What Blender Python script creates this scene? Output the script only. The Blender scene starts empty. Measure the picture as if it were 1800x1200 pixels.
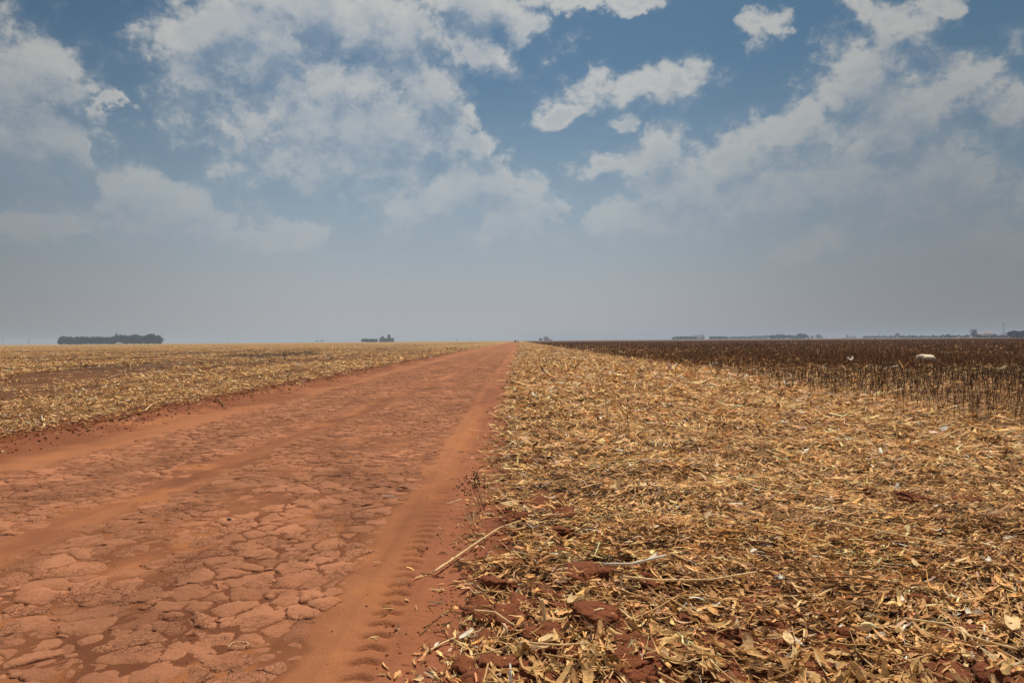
import bpy, math, random
import numpy as np
from mathutils import Vector, Matrix, noise as mnoise

random.seed(7)
RNG = np.random.default_rng(11)
R = math.radians
scene = bpy.context.scene
COL = scene.collection

# ---------------------------------------------------------------- camera
F = 1200.0                       # focal length in pixels of the 1800 px wide photograph
CAM_H = 1.6
cam_data = bpy.data.cameras.new("camera")
cam_data.sensor_width = 36.0
cam_data.lens = 24.0
cam_data.clip_start = 0.05
cam_data.clip_end = 20000.0
cam = bpy.data.objects.new("camera", cam_data)
COL.objects.link(cam)
CAM_M = (Matrix.Translation((0, 0, CAM_H)) @ Matrix.Rotation(R(0.57), 4, 'Z')
         @ Matrix.Rotation(R(90 - 0.08), 4, 'X') @ Matrix.Rotation(R(-0.44), 4, 'Z'))
cam.matrix_world = CAM_M
scene.camera = cam

# ---------------------------------------------------------------- sun, exposure
SUN_EL, SUN_AZ = R(64), R(24)    # azimuth clockwise from +Y
sun_data = bpy.data.lights.new("sun", 'SUN')
sun_data.energy = 5.0
sun_data.angle = R(0.6)
sun_data.color = (1.0, 0.88, 0.70)
sun = bpy.data.objects.new("sun", sun_data)
COL.objects.link(sun)
sdir = Vector((math.sin(SUN_AZ) * math.cos(SUN_EL), math.cos(SUN_AZ) * math.cos(SUN_EL), math.sin(SUN_EL)))
sun.rotation_euler = sdir.to_track_quat('Z', 'Y').to_euler()
scene.view_settings.view_transform = 'Standard'
scene.view_settings.look = 'None'
scene.view_settings.exposure = 0.0
scene.view_settings.gamma = 1.0
scene.view_settings.use_curve_mapping = False
scene.cycles.max_bounces = 6
scene.cycles.diffuse_bounces = 3
scene.cycles.volume_bounces = 1
scene.cycles.use_denoising = True
scene.cycles.use_adaptive_sampling = True
scene.cycles.adaptive_threshold = 0.012


def ray(px, py):
    """direction in the world of a point of the 1800x1200 photograph"""
    return (CAM_M.to_3x3() @ Vector(((px - 900) / F, (600 - py) / F, -1.0))).normalized()


def azel(px, py):
    d = ray(px, py)
    return math.atan2(d.x, d.y), math.asin(d.z)


def gp(px, py, z=0.0):
    """where the ground (height z) lies at that point of the photograph"""
    d = ray(px, py)
    t = (z - CAM_H) / d.z
    return Vector((d.x * t, d.y * t, z))


def far(px, dist):
    d = ray(px, 599)
    k = dist / math.hypot(d.x, d.y)
    return Vector((d.x * k, d.y * k, 0))


# ---------------------------------------------------------------- node helpers
class NT:
    def __init__(s, tree):
        s.t = tree
        s.n = tree.nodes
        s.l = tree.links

    def link(s, a, b):
        s.l.new(a, b)

    def put(s, sock, v):
        if isinstance(v, bpy.types.NodeSocket):
            s.l.new(v, sock)
        elif v is not None:
            sock.default_value = v

    def math(s, op, a, b=None, c=None, clamp=False):
        n = s.n.new('ShaderNodeMath')
        n.operation = op
        n.use_clamp = clamp
        for i, v in enumerate((a, b, c)):
            if v is not None:
                s.put(n.inputs[i], v)
        return n.outputs[0]

    def vmath(s, op, a, b=None, scale=None):
        n = s.n.new('ShaderNodeVectorMath')
        n.operation = op
        s.put(n.inputs[0], a)
        if b is not None:
            s.put(n.inputs[1], b)
        if scale is not None:
            s.put(n.inputs['Scale'], scale)
        return n.outputs['Value'] if op in ('LENGTH', 'DOT_PRODUCT') else n.outputs[0]

    def noise(s, vec, scale, detail=4, rough=0.5, dist=0.0):
        n = s.n.new('ShaderNodeTexNoise')
        s.put(n.inputs['Vector'], vec)
        n.inputs['Scale'].default_value = scale
        n.inputs['Detail'].default_value = detail
        n.inputs['Roughness'].default_value = rough
        n.inputs['Distortion'].default_value = dist
        return n

    def mapr(s, v, a, b, c=0.0, d=1.0, kind='SMOOTHSTEP'):
        n = s.n.new('ShaderNodeMapRange')
        n.interpolation_type = kind
        s.put(n.inputs[0], v)
        for i, x in zip((1, 2, 3, 4), (a, b, c, d)):
            s.put(n.inputs[i], x)
        return n.outputs[0]

    def mix(s, f, a, b, blend='MIX'):
        n = s.n.new('ShaderNodeMix')
        n.data_type = 'RGBA'
        n.blend_type = blend
        s.put(n.inputs[0], f)
        s.put(n.inputs[6], a)
        s.put(n.inputs[7], b)
        return n.outputs[2]


def c4(c):
    return (c[0], c[1], c[2], 1.0)


# ---------------------------------------------------------------- world: sky and clouds
world = bpy.data.worlds.new("World")
scene.world = world
world.use_nodes = True
W = NT(world.node_tree)
for n in list(W.n):
    W.n.remove(n)

# cloud banks: centre x, y, half width, half height (photo pixels), tilt in degrees
BANKS = [
    (45, 130, 80, 55, 0), (20, 190, 110, 100, 0), (115, 170, 60, 42, -35), (70, 250, 110, 80, 0), (150, 270, 32, 55, 0),
    (190, 190, 18, 28, 0),
    (360, 50, 105, 62, 0), (470, 110, 165, 85, -15), (620, 40, 230, 75, 0), (830, 10, 120, 42, 8),
    (560, 210, 180, 95, -25), (690, 250, 110, 75, -20), (735, 160, 85, 68, 0), (820, 105, 68, 28, 5), (560, 290, 110, 45, 0),
    (832, 250, 34, 20, 0), (415, 240, 24, 12, 0), (262, 335, 112, 34, 0), (300, 390, 150, 40, 0),
    (830, 335, 75, 50, 0), (760, 365, 90, 45, 0), (905, 385, 70, 50, 0),
    (935, 62, 40, 20, -20), (1005, 5, 60, 14, 0), (1115, 0, 55, 13, 0),
    (1110, 148, 98, 30, -5), (1188, 140, 26, 32, 0), (992, 196, 50, 15, -15), (1090, 207, 36, 11, 0),
    (1334, 42, 30, 24, 0), (1515, 18, 26, 22, 0), (1650, 8, 62, 18, 0),
    (1560, 90, 75, 55, 10), (1545, 165, 110, 85, 0), (1660, 170, 100, 65, 0), (1755, 195, 75, 50, 0),
    (1560, 238, 130, 34, -3), (1390, 225, 55, 42, 0), (1290, 270, 85, 42, -28), (1215, 330, 95, 42, 0),
    (1150, 275, 42, 52, 20), (1045, 300, 42, 22, 0), (1520, 310, 190, 60, 0), (1650, 350, 170, 90, 0), (1340, 340, 150, 60, 0),
    (1140, 395, 110, 40, 0), (490, 420, 80, 26, 0), (1450, 420, 110, 34, -20), (900, 415, 80, 30, 0), (1700, 430, 120, 40, 0), (60, 400, 70, 26, 0),
]

grp = bpy.data.node_groups.new("cloud_density", 'ShaderNodeTree')
grp.interface.new_socket("Direction", in_out='INPUT', socket_type='NodeSocketVector')
grp.interface.new_socket("Density", in_out='OUTPUT', socket_type='NodeSocketFloat')
G = NT(grp)
gi = G.n.new('NodeGroupInput')
go = G.n.new('NodeGroupOutput')
gd = gi.outputs[0]
stretch = G.vmath('MULTIPLY', gd, (1.0, 1.0, 1.2))
wn = G.noise(stretch, 7.0, 3, 0.5)
warp = G.vmath('SUBTRACT', wn.outputs['Color'], (0.5, 0.5, 0.5))
sep = G.n.new('ShaderNodeSeparateXYZ')
G.link(gd, sep.inputs[0])
az = G.math('ARCTAN2', sep.outputs[0], sep.outputs[1])
el = G.math('ARCSINE', sep.outputs[2])
comb = G.n.new('ShaderNodeCombineXYZ')
G.link(az, comb.inputs[0])
G.link(el, comb.inputs[1])
wn2 = G.noise(stretch, 28.0, 4, 0.6)
warp2 = G.vmath('SUBTRACT', wn2.outputs['Color'], (0.5, 0.5, 0.5))
pv = G.vmath('ADD', comb.outputs[0], G.vmath('MULTIPLY', warp, (0.085, 0.055, 0.0)))
pv = G.vmath('ADD', pv, G.vmath('MULTIPLY', warp2, (0.075, 0.05, 0.0)))
acc = None
for (bx, by, rx, ry, rot) in BANKS:
    a, e = azel(bx, by)
    ca, ce = math.cos(a), math.cos(e)
    m = G.n.new('ShaderNodeMapping')
    m.vector_type = 'TEXTURE'
    G.link(pv, m.inputs[0])
    m.inputs['Location'].default_value = (a, e, 0)
    m.inputs['Rotation'].default_value = (0, 0, R(-rot))
    m.inputs['Scale'].default_value = (max(rx, 8) / F * ca * ca * 1.15, ry / F * ce * 1.15, 1.0)
    L = G.vmath('LENGTH', m.outputs[0])
    acc = L if acc is None else G.math('SMOOTH_MIN', acc, L, 0.3)
# away from the view the same kind of broken cloud goes on all round
big = G.noise(stretch, 2.6, 2, 0.5).outputs['Fac']
side = G.mapr(G.math('ABSOLUTE', az), 0.66, 0.85)
high = G.mapr(el, 0.44, 0.55)
outw = G.math('MAXIMUM', side, high)
gen = G.math('MULTIPLY_ADD', big, -5.0, 3.35)
gen = G.math('ADD', gen, G.math('MULTIPLY', G.math('SUBTRACT', 1.0, outw), 4.0))
acc = G.math('MINIMUM', acc, gen)
f1 = G.noise(stretch, 11.0, 9, 0.6, 0.35).outputs['Fac']
f2 = G.noise(stretch, 38.0, 7, 0.66, 0.3).outputs['Fac']
dens = G.math('SUBTRACT', 1.0, acc)
dens = G.math('MULTIPLY_ADD', G.math('SUBTRACT', f1, 0.5), 1.5, dens)
dens = G.math('MULTIPLY_ADD', G.math('SUBTRACT', f2, 0.5), 0.8, dens)
vo = G.n.new('ShaderNodeTexVoronoi')
vo.feature = 'F1'
G.put(vo.inputs['Vector'], G.vmath('ADD', stretch, G.vmath('MULTIPLY', warp2, (0.05, 0.05, 0.05))))
vo.inputs['Scale'].default_value = 19.0
vo.inputs['Detail'].default_value = 3.0
vo.inputs['Roughness'].default_value = 0.55
vo.normalize = True
dens = G.math('MULTIPLY_ADD', G.math('SUBTRACT', 0.40, vo.outputs['Distance']), 2.3, dens)
G.link(dens, go.inputs[0])

tc = W.n.new('ShaderNodeTexCoord')
wdir = tc.outputs['Generated']
g1 = W.n.new('ShaderNodeGroup')
g1.node_tree = grp
W.link(wdir, g1.inputs[0])
g2 = W.n.new('ShaderNodeGroup')
g2.node_tree = grp
W.link(W.vmath('NORMALIZE', W.vmath('ADD', wdir, (-0.008, 0.0, 0.036))), g2.inputs[0])
d1, d2 = g1.outputs[0], g2.outputs[0]
relief = W.mapr(W.math('SUBTRACT', d1, d2), -0.75, 0.85)
cmask = W.mapr(d1, -0.06, W.math('MULTIPLY_ADD', relief, -0.75, 1.25))
thick = W.mapr(d1, 0.2, 1.25)
relief = W.math('MULTIPLY', relief, W.math('MULTIPLY_ADD', thick, -0.30, 1.0))
lit = W.math('MULTIPLY_ADD', relief, 1.25, W.math('MULTIPLY_ADD', thick, -0.42, 0.16), clamp=True)
ccol = W.mix(lit, c4((0.225, 0.30, 0.395)), c4((0.64, 0.62, 0.575)))
sepw = W.n.new('ShaderNodeSeparateXYZ')
W.link(wdir, sepw.inputs[0])
waz = W.math('ARCTAN2', sepw.outputs[0], sepw.outputs[1])
wel = W.math('ARCSINE', sepw.outputs[2])
sky = W.n.new('ShaderNodeTexSky')
sky.sky_type = 'NISHITA'
sky.sun_disc = False
sky.sun_elevation = SUN_EL
sky.sun_rotation = SUN_AZ
sky.altitude = 700
sky.air_density = 1.0
sky.dust_density = 1.2
sky.ozone_density = 2.0
bg_sky = W.n.new('ShaderNodeBackground')
tint = W.mix(1.0, sky.outputs[0], c4((0.60, 0.93, 0.96)), 'MULTIPLY')
W.link(tint, bg_sky.inputs[0])
# broad fall-off of sky, cloud and haze brightness away from the bright middle, the same all the way round
fall = W.mapr(W.math('ABSOLUTE', W.math('ADD', waz, 0.10)), 0.12, 0.75, 1.0, 0.60)
W.put(bg_sky.inputs[1], W.math('MULTIPLY_ADD', fall, 0.026, 0.030))
bg_cloud = W.n.new('ShaderNodeBackground')
W.link(ccol, bg_cloud.inputs[0])
W.put(bg_cloud.inputs[1], W.math('MULTIPLY_ADD', fall, 0.45, 0.55))
hcol = W.mix(W.mapr(wel, 0.0, 0.22), c4((0.40, 0.41, 0.425)), c4((0.35, 0.41, 0.465)))
bg_haze = W.n.new('ShaderNodeBackground')
W.link(hcol, bg_haze.inputs[0])
W.put(bg_haze.inputs[1], fall)
m1 = W.n.new('ShaderNodeMixShader')
W.put(m1.inputs[0], W.math('ADD', W.math('MULTIPLY', cmask, 0.52), W.mapr(d1, -0.35, 1.2, 0.0, 0.38)))
W.link(bg_sky.outputs[0], m1.inputs[1])
W.link(bg_cloud.outputs[0], m1.inputs[2])
m2 = W.n.new('ShaderNodeMixShader')
W.put(m2.inputs[0], W.mapr(wel, 0.03, 0.42, 1.0, 0.10))
W.link(m1.outputs[0], m2.inputs[1])
W.link(bg_haze.outputs[0], m2.inputs[2])
wo = W.n.new('ShaderNodeOutputWorld')
W.link(m2.outputs[0], wo.inputs[0])


# ---------------------------------------------------------------- numpy noise
def _hash(ix, iy, seed):
    h = (ix.astype(np.int64) * 374761393 + iy.astype(np.int64) * 668265263 + seed * 1442695041) & 0xFFFFFFFF
    h = ((h ^ (h >> 13)) * 1274126177) & 0xFFFFFFFF
    return (h ^ (h >> 16)) & 0xFFFFFFFF


def pn(x, y, seed=0):
    x = np.asarray(x, float)
    y = np.asarray(y, float)
    ix, iy = np.floor(x), np.floor(y)
    fx, fy = x - ix, y - iy
    u, v = fx * fx * (3 - 2 * fx), fy * fy * (3 - 2 * fy)
    out = 0
    for dx in (0, 1):
        for dy in (0, 1):
            a = _hash(ix + dx, iy + dy, seed) * (2 * math.pi / 4294967296.0)
            g = np.cos(a) * (fx - dx) + np.sin(a) * (fy - dy)
            out = out + g * (u if dx else 1 - u) * (v if dy else 1 - v)
    return out * 1.4


def fbm(x, y, octs=4, seed=0, rough=0.5):
    s, a = 0, 1.0
    for i in range(octs):
        s = s + a * pn(x * 2 ** i + 17.3 * i, y * 2 ** i - 9.1 * i, seed + i)
        a *= rough
    return s


def ss(x, a, b):
    t = np.clip((x - a) / (b - a), 0, 1)
    return t * t * (3 - 2 * t)


CLODS = []          # straw keeps off the big clods
# ---- terrain
X_LEFT, X_RIGHT, X_DARK = -7.6, -0.3, 7.6


def lane_x(y):
    return -3.95 + 0.75 * ss(y, 6, 30) + 0.18 * pn(y * 0.16, y * 0 + 3.3, 41)


def dust(x, y):
    """how deep fine dust lies on the road, 0..1"""
    y2 = y * 0.5
    w = 0.23 + 0.14 * pn(y * 0.5, x * 0 + 1.7, 5)
    lane = np.exp(-((x - lane_x(y)) / w) ** 2)
    e = 0.10 * pn(y * 1.6, x * 0, 8) + 0.05 * pn(y * 6, x * 0, 9)
    right = ss(x, -1.24 + e, -1.04 + e)
    left = 1 - ss(x, -6.5 + e * 2, -6.15 + e * 2)
    patch = ss(fbm(x * 0.9, y2, 3, 12), 0.3, 0.8) * 0.5
    return np.clip(np.maximum(np.maximum(lane, right), np.maximum(left, patch)), 0, 1)


def H(x, y):
    x = np.asarray(x, float)
    y = np.asarray(y, float)
    near = 1 - ss(np.abs(y), 40, 90)
    n1 = pn(x * 0.35, y * 0.2, 1) * 0.02
    z = n1 - 0.016 * np.exp(-((x - lane_x(y)) / 0.33) ** 2) - 0.012 * np.exp(-((x + 1.75) / 0.4) ** 2)
    onroad = ss(x, -6.9, -6.5) * (1 - ss(x, -0.5, -0.2))
    z = z + (fbm(x * 6, y * 6, 3, 21) * 0.004 + fbm(x * 2.2, y * 2.2, 3, 22) * 0.007 * onroad) * near
    # tyre print in the soft dust of the right edge
    tx = x + 0.80 - 0.04 * pn(y * 0.4, y * 0, 31)
    env = np.exp(-(tx / 0.085) ** 4) * (1 - ss(y, 14, 22))
    lug = np.sin((y + 0.55 * np.abs(tx)) * 2 * math.pi / 0.155)
    z = z - env * (0.004 + 0.044 * np.clip(lug, -0.1, 1.0) ** 2 * np.sign(lug) * (0.8 + 0.6 * pn(y * 0.8, x * 0, 33)))
    z = z + 0.012 * np.exp(-((np.abs(tx) - 0.17) / 0.04) ** 2) * (1 - ss(y, 20, 40))
    z = z - 0.010 * np.exp(-((x + 0.52) / 0.035) ** 2) * (1 - ss(y, 25, 50)) * ss(pn(y * 0.5, x * 0, 35), -0.5, 0.1)
    # faint ripples
    z = z + 0.002 * np.sin(y * 2 * math.pi / 0.075 + 2 * pn(x * 3, y * 3, 36)) * ss(x, -0.75, -0.55) * (1 - ss(x, -0.3, -0.1)) * (1 - ss(y, 9, 14))
    # bank to the left field
    wob = 0.12 * pn(y * 0.6, x * 0, 51) + 0.05 * pn(y * 3, x * 0, 52)
    bank = 1 - ss(x, -8.0 + wob, -6.95 + wob)
    z = z + 0.22 * bank
    crest = np.exp(-((x + 7.75 - wob) / 0.28) ** 2)
    z = z + crest * near * (0.015 + 0.05 * np.maximum(0, fbm(x * 5, y * 5, 4, 55, 0.6)))
    # right verge and the field beyond
    wr = 0.10 * pn(y * 1.1, x * 0, 61) + 0.04 * pn(y * 5, x * 0, 62)
    rise = ss(x, -0.68 + wr, -0.1 + wr)
    z = z + 0.05 * rise + rise * near * (0.045 * fbm(x * 1.4, y * 1.4, 3, 65) + 0.028 * np.abs(fbm(x * 6, y * 6, 3, 66)))
    lf = (1 - ss(x, -8.6, -7.9)) * near
    z = z + lf * 0.04 * fbm(x * 1.5, y * 1.0, 3, 70)
    return z


def make_mesh(name, verts, faces, cols=None, smooth=False, extra=None):
    """faces: int array (n,k), or list of such arrays"""
    me = bpy.data.meshes.new(name)
    verts = np.asarray(verts, np.float32).reshape(-1, 3)
    fl = faces if isinstance(faces, list) else [faces]
    fl = [np.asarray(f, np.int32) for f in fl if len(f)]
    loops = np.concatenate([f.ravel() for f in fl])
    tot = np.concatenate([np.full(len(f), f.shape[1], np.int32) for f in fl])
    start = np.concatenate([[0], np.cumsum(tot)[:-1]]).astype(np.int32)
    me.vertices.add(len(verts))
    me.vertices.foreach_set('co', verts.ravel())
    me.loops.add(len(loops))
    me.loops.foreach_set('vertex_index', loops)
    me.polygons.add(len(tot))
    me.polygons.foreach_set('loop_start', start)
    me.polygons.foreach_set('loop_total', tot)
    me.polygons.foreach_set('use_smooth', np.full(len(tot), smooth, bool))
    if cols is not None:
        cols = np.asarray(cols, np.float32).reshape(-1, 3)
        at = me.attributes.new('col', 'FLOAT_COLOR', 'POINT')
        at.data.foreach_set('color', np.concatenate([cols, np.ones((len(cols), 1), np.float32)], 1).ravel())
    me.update(calc_edges=True)
    return me


def link(name, me, mat=None, parent=None, loc=None, label=None, cat=None, group=None, kind=None, rot=None, scale=None):
    o = bpy.data.objects.new(name, me)
    COL.objects.link(o)
    if mat is not None and me is not None and not me.materials:
        me.materials.append(mat)
    if parent is not None:
        o.parent = parent
    if loc is not None:
        o.location = loc
    if rot is not None:
        o.rotation_euler = rot
    if scale is not None:
        o.scale = scale if hasattr(scale, '__len__') else (scale,) * 3
    for k, v in (('label', label), ('category', cat), ('group', group), ('kind', kind)):
        if v:
            o[k] = v
    return o


# ---------------------------------------------------------------- materials
def new_mat(name):
    m = bpy.data.materials.new(name)
    m.use_nodes = True
    t = NT(m.node_tree)
    b = [n for n in t.n if n.type == 'BSDF_PRINCIPLED'][0]
    b.inputs['Roughness'].default_value = 0.9
    b.inputs['Specular IOR Level'].default_value = 0.15
    return m, t, b


def mat_ground(name, bump=0.012, fine=60.0, cracks=0.0):
    m, t, b = new_mat(name)
    at = t.n.new('ShaderNodeAttribute')
    at.attribute_name = 'col'
    geo = t.n.new('ShaderNodeNewGeometry')
    p = geo.outputs['Position']
    n1 = t.noise(p, 3.0, 5, 0.6).outputs['Fac']
    n2 = t.noise(p, fine, 4, 0.65).outputs['Fac']
    n3 = t.noise(p, 0.4, 3, 0.5).outputs['Fac']
    c = t.mix(1.0, at.outputs['Color'], t.mix(n1, c4((0.78, 0.74, 0.72)), c4((1.2, 1.2, 1.18))), 'MULTIPLY')
    c = t.mix(1.0, c, t.mix(n2, c4((0.72, 0.70, 0.68)), c4((1.26, 1.27, 1.28))), 'MULTIPLY')
    c = t.mix(1.0, c, t.mix(n3, c4((0.85, 0.85, 0.85)), c4((1.14, 1.12, 1.1))), 'MULTIPLY')
    h = t.math('ADD', n2, t.math('MULTIPLY', n1, 1.2))
    if cracks:
        for sc, wt in ((13.0, 1.0), (31.0, 0.35)):
            v = t.n.new('ShaderNodeTexVoronoi')
            v.feature = 'DISTANCE_TO_EDGE'
            t.put(v.inputs['Vector'], t.vmath('ADD', p, t.vmath('SCALE', t.noise(p, 9, 3).outputs['Color'], scale=0.12)))
            v.inputs['Scale'].default_value = sc
            gap = t.mapr(v.outputs['Distance'], 0.0, 0.03)
            sel = t.mapr(t.noise(p, 2.2, 2).outputs['Fac'], 0.47, 0.60)
            gap = t.math('MAXIMUM', gap, t.math('SUBTRACT', 1.0, sel))
            h = t.math('ADD', h, t.math('MULTIPLY', gap, wt * cracks))
            c = t.mix(t.math('MULTIPLY', t.math('SUBTRACT', 1.0, gap), 0.4), c, c4((0.16, 0.055, 0.028)))
    t.link(c, b.inputs['Base Color'])
    bp = t.n.new('ShaderNodeBump')
    bp.inputs['Strength'].default_value = 1.0
    bp.inputs['Distance'].default_value = bump
    t.link(h, bp.inputs['Height'])
    t.link(bp.outputs[0], b.inputs['Normal'])
    return m


def mat_straw(name, transl=0.15, tint=None, rnd=False):
    m, t, b = new_mat(name)
    geo = t.n.new('ShaderNodeNewGeometry')
    if rnd:
        oi = t.n.new('ShaderNodeObjectInfo')
        cr = t.n.new('ShaderNodeValToRGB')
        t.link(oi.outputs['Random'], cr.inputs[0])
        el = cr.color_ramp.elements
        el[0].color = c4((0.20, 0.11, 0.045))
        el[1].color = c4((0.64, 0.51, 0.33))
        for pos, cc in ((0.2, (0.38, 0.21, 0.085)), (0.45, (0.58, 0.36, 0.15)), (0.7, (0.68, 0.44, 0.20)), (0.9, (0.55, 0.33, 0.16))):
            e = el.new(pos)
            e.color = c4(cc)
        base = cr.outputs[0]
    elif tint:
        base = None
    else:
        at = t.n.new('ShaderNodeAttribute')
        at.attribute_name = 'col'
        base = at.outputs['Color']
    if tint:
        rg = t.n.new('ShaderNodeRGB')
        rg.outputs[0].default_value = c4(tint)
        base = rg.outputs[0]
    n = t.noise(geo.outputs['Position'], 45.0, 4, 0.65).outputs['Fac']
    c = t.mix(1.0, base, t.mix(n, c4((0.62, 0.60, 0.56)), c4((1.34, 1.34, 1.34))), 'MULTIPLY')
    t.link(c, b.inputs['Base Color'])
    b.inputs['Roughness'].default_value = 0.7
    b.inputs['Specular IOR Level'].default_value = 0.12
    bp = t.n.new('ShaderNodeBump')
    bp.inputs['Distance'].default_value = 0.003
    bp.inputs['Strength'].default_value = 0.8
    t.link(n, bp.inputs['Height'])
    t.link(bp.outputs[0], b.inputs['Normal'])
    if transl:
        tr = t.n.new('ShaderNodeBsdfTranslucent')
        t.link(c, tr.inputs[0])
        mx = t.n.new('ShaderNodeMixShader')
        mx.inputs[0].default_value = transl
        t.link(b.outputs[0], mx.inputs[1])
        t.link(tr.outputs[0], mx.inputs[2])
        out = [x for x in t.n if x.type == 'OUTPUT_MATERIAL'][0]
        t.link(mx.outputs[0], out.inputs[0])
    return m


def mat_plain(name, col, rough=0.8, var=0.25, scale=1.0, metal=0.0):
    m, t, b = new_mat(name)
    tc_ = t.n.new('ShaderNodeTexCoord')
    n = t.noise(tc_.outputs['Object'], scale, 4, 0.6).outputs['Fac']
    c = t.mix(1.0, c4(col), t.mix(n, c4((1 - var,) * 3), c4((1 + var,) * 3)), 'MULTIPLY')
    t.link(c, b.inputs['Base Color'])
    b.inputs['Roughness'].default_value = rough
    b.inputs['Metallic'].default_value = metal
    return m


M_ROAD = mat_ground('red_dirt', 0.008, 70.0)
M_PLATE = mat_ground('clay_crust', 0.014, 42.0, cracks=0.8)
M_SOIL = mat_ground('field_soil', 0.02, 35.0)
M_STRAW = mat_straw('straw')
M_STRAW_RND = mat_straw('husk_straw', rnd=True)
M_STALK = mat_straw('dry_stalk', 0.25, tint=(0.86, 0.66, 0.38))
M_CRUMB = mat_ground('soil_crumbs', 0.0015, 80.0)
M_CLOD = mat_ground('clod_soil', 0.035, 26.0)
M_STALK_BROWN = mat_straw('brown_stalk', 0.0, tint=(0.25, 0.14, 0.07))
M_WHITE = mat_straw('bleached_husk', 0.15, tint=(0.74, 0.69, 0.60))
M_DARKSTEM = mat_straw('dark_stem', 0.0)
M_LEAF = mat_plain('far_foliage', (0.030, 0.045, 0.030), 0.9, 0.4, 0.3)
M_TRUNK = mat_plain('bark', (0.12, 0.09, 0.07), 0.9)
M_CONC = mat_plain('grey_cladding', (0.30, 0.31, 0.33), 0.6, 0.12, 0.2)
M_DKCLAD = mat_plain('dark_cladding', (0.13, 0.14, 0.15), 0.6, 0.12, 0.2)
M_WHITEP = mat_plain('white_paint', (0.78, 0.76, 0.72), 0.6, 0.08, 0.3)
M_ROOF = mat_plain('rusty_roof', (0.42, 0.30, 0.22), 0.6, 0.2, 0.3)
M_METAL = mat_plain('galvanised_steel', (0.25, 0.26, 0.27), 0.5, 0.1, 1.0)
M_GLASS = mat_plain('dark_glass', (0.03, 0.035, 0.04), 0.15, 0.05)
M_RUBBER = mat_plain('tyre_rubber', (0.02, 0.02, 0.02), 0.9, 0.1)
M_CAR = mat_plain('dark_car_paint', (0.05, 0.055, 0.065), 0.35, 0.05)
M_STONE = mat_plain('dark_stone', (0.07, 0.065, 0.05), 0.8, 0.4, 60)
M_CREAM = mat_plain('cream_sacking', (0.78, 0.68, 0.52), 0.85, 0.2, 6)


# ---------------------------------------------------------------- ground sheets
rows = list(np.arange(-9, 2.3, 0.35))
y = 2.3
while y < 4000:
    rows.append(y)
    y += min(max(0.0125, y * y / 1050.0), 0.085 * y)
rows.append(4000.0)
rows = np.array(rows)


def sheet(name, xs, mat, colf, label_kind='structure'):
    X, Y = np.meshgrid(xs, rows)
    Z = H(X, Y)
    nx, ny = len(xs), len(rows)
    V = np.stack([X, Y, Z], -1).reshape(-1, 3)
    i = np.arange(nx - 1)[None, :] + nx * np.arange(ny - 1)[:, None]
    i = i.ravel()
    Fq = np.stack([i, i + 1, i + 1 + nx, i + nx], 1)
    C = colf(X, Y, Z).reshape(-1, 3)
    return link(name, make_mesh(name, V, Fq, C, smooth=True), mat, kind='structure')


def lerp(a, b, t):
    return np.asarray(a) * (1 - t[..., None]) + np.asarray(b) * t[..., None]


def road_col(X, Y, Z):
    d = dust(X, Y)
    base = lerp((0.205, 0.078, 0.038), (0.310, 0.127, 0.060), ss(fbm(X * 0.7, Y * 0.25, 3, 80), -0.4, 0.5))
    lane = np.exp(-((X - lane_x(Y)) / 0.36) ** 2)
    base = base * lerp((1, 1, 1), (0.74, 0.70, 0.74), lane * ss(fbm(X * 3, Y * 0.6, 4, 82), -0.3, 0.35)) * lerp((0.72, 0.68, 0.66), (1, 1, 1), ss(d, 0.05, 0.5))  # loose dirt between the plates is painted darker, as shade in the cracks
    base = lerp_mix(base, (0.36, 0.145, 0.058), ss(fbm(X * 1.7, Y * 1.1, 3, 87), 0.15, 0.6) * 0.7)
    # orange fine dust along both sides and beside the lane
    edge = np.exp(-((X + 6.35) / 0.3) ** 2) + 0.9 * np.exp(-((X + 1.15) / 0.16) ** 2) + 0.6 * np.exp(-((X - lane_x(Y) - 0.5) / 0.25) ** 2)
    base = lerp_mix(base, (0.36, 0.148, 0.066), np.clip(edge, 0, 1) * ss(fbm(X * 1.5, Y * 0.6, 3, 86), -0.6, 0.4) * 0.6)
    rsh = ss(X, -1.0, -0.55)
    base = lerp_mix(base, (0.265, 0.098, 0.052), rsh * 0.8)
    bank = 1 - ss(X, -7.35, -6.75)
    base = lerp_mix(base, (0.20, 0.070, 0.034), bank * ss(fbm(X * 3, Y * 1.5, 3, 84), -0.55, 0.25))
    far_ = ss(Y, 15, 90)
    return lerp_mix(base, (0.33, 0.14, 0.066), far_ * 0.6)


def lerp_mix(base, c, t):
    return base * (1 - t[..., None]) + np.asarray(c) * t[..., None]


def left_bare(X, Y):
    """0..1 bare or scorched streaks of the left field, running along the rows"""
    wv = 0.8 * pn(Y * 0.05, X * 0, 90)
    b = 1.3 * np.exp(-((X + 16.6 + wv) / 1.5) ** 2) + 1.1 * np.exp(-((X + 21.6 + wv) / 1.3) ** 2) + 0.9 * np.exp(-((X + 12.9 + wv) / 0.7) ** 2)
    b = b * ss(fbm(X * 0.5, Y * 0.12, 2, 91), -0.6, -0.05)
    b = b + 0.9 * ss(fbm(X * 0.3, Y * 0.05, 3, 92), 0.08, 0.42)
    return np.clip(b, 0, 1)


def left_dark(X, Y):
    b = ss(fbm(X * 0.16, Y * 0.035, 3, 95), 0.0, 0.5)
    return np.clip(b * np.exp(-((X + 32) / 9) ** 2) * 2.6 + 0.6 * b * ss(-X, 20, 26), 0, 1)


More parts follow.
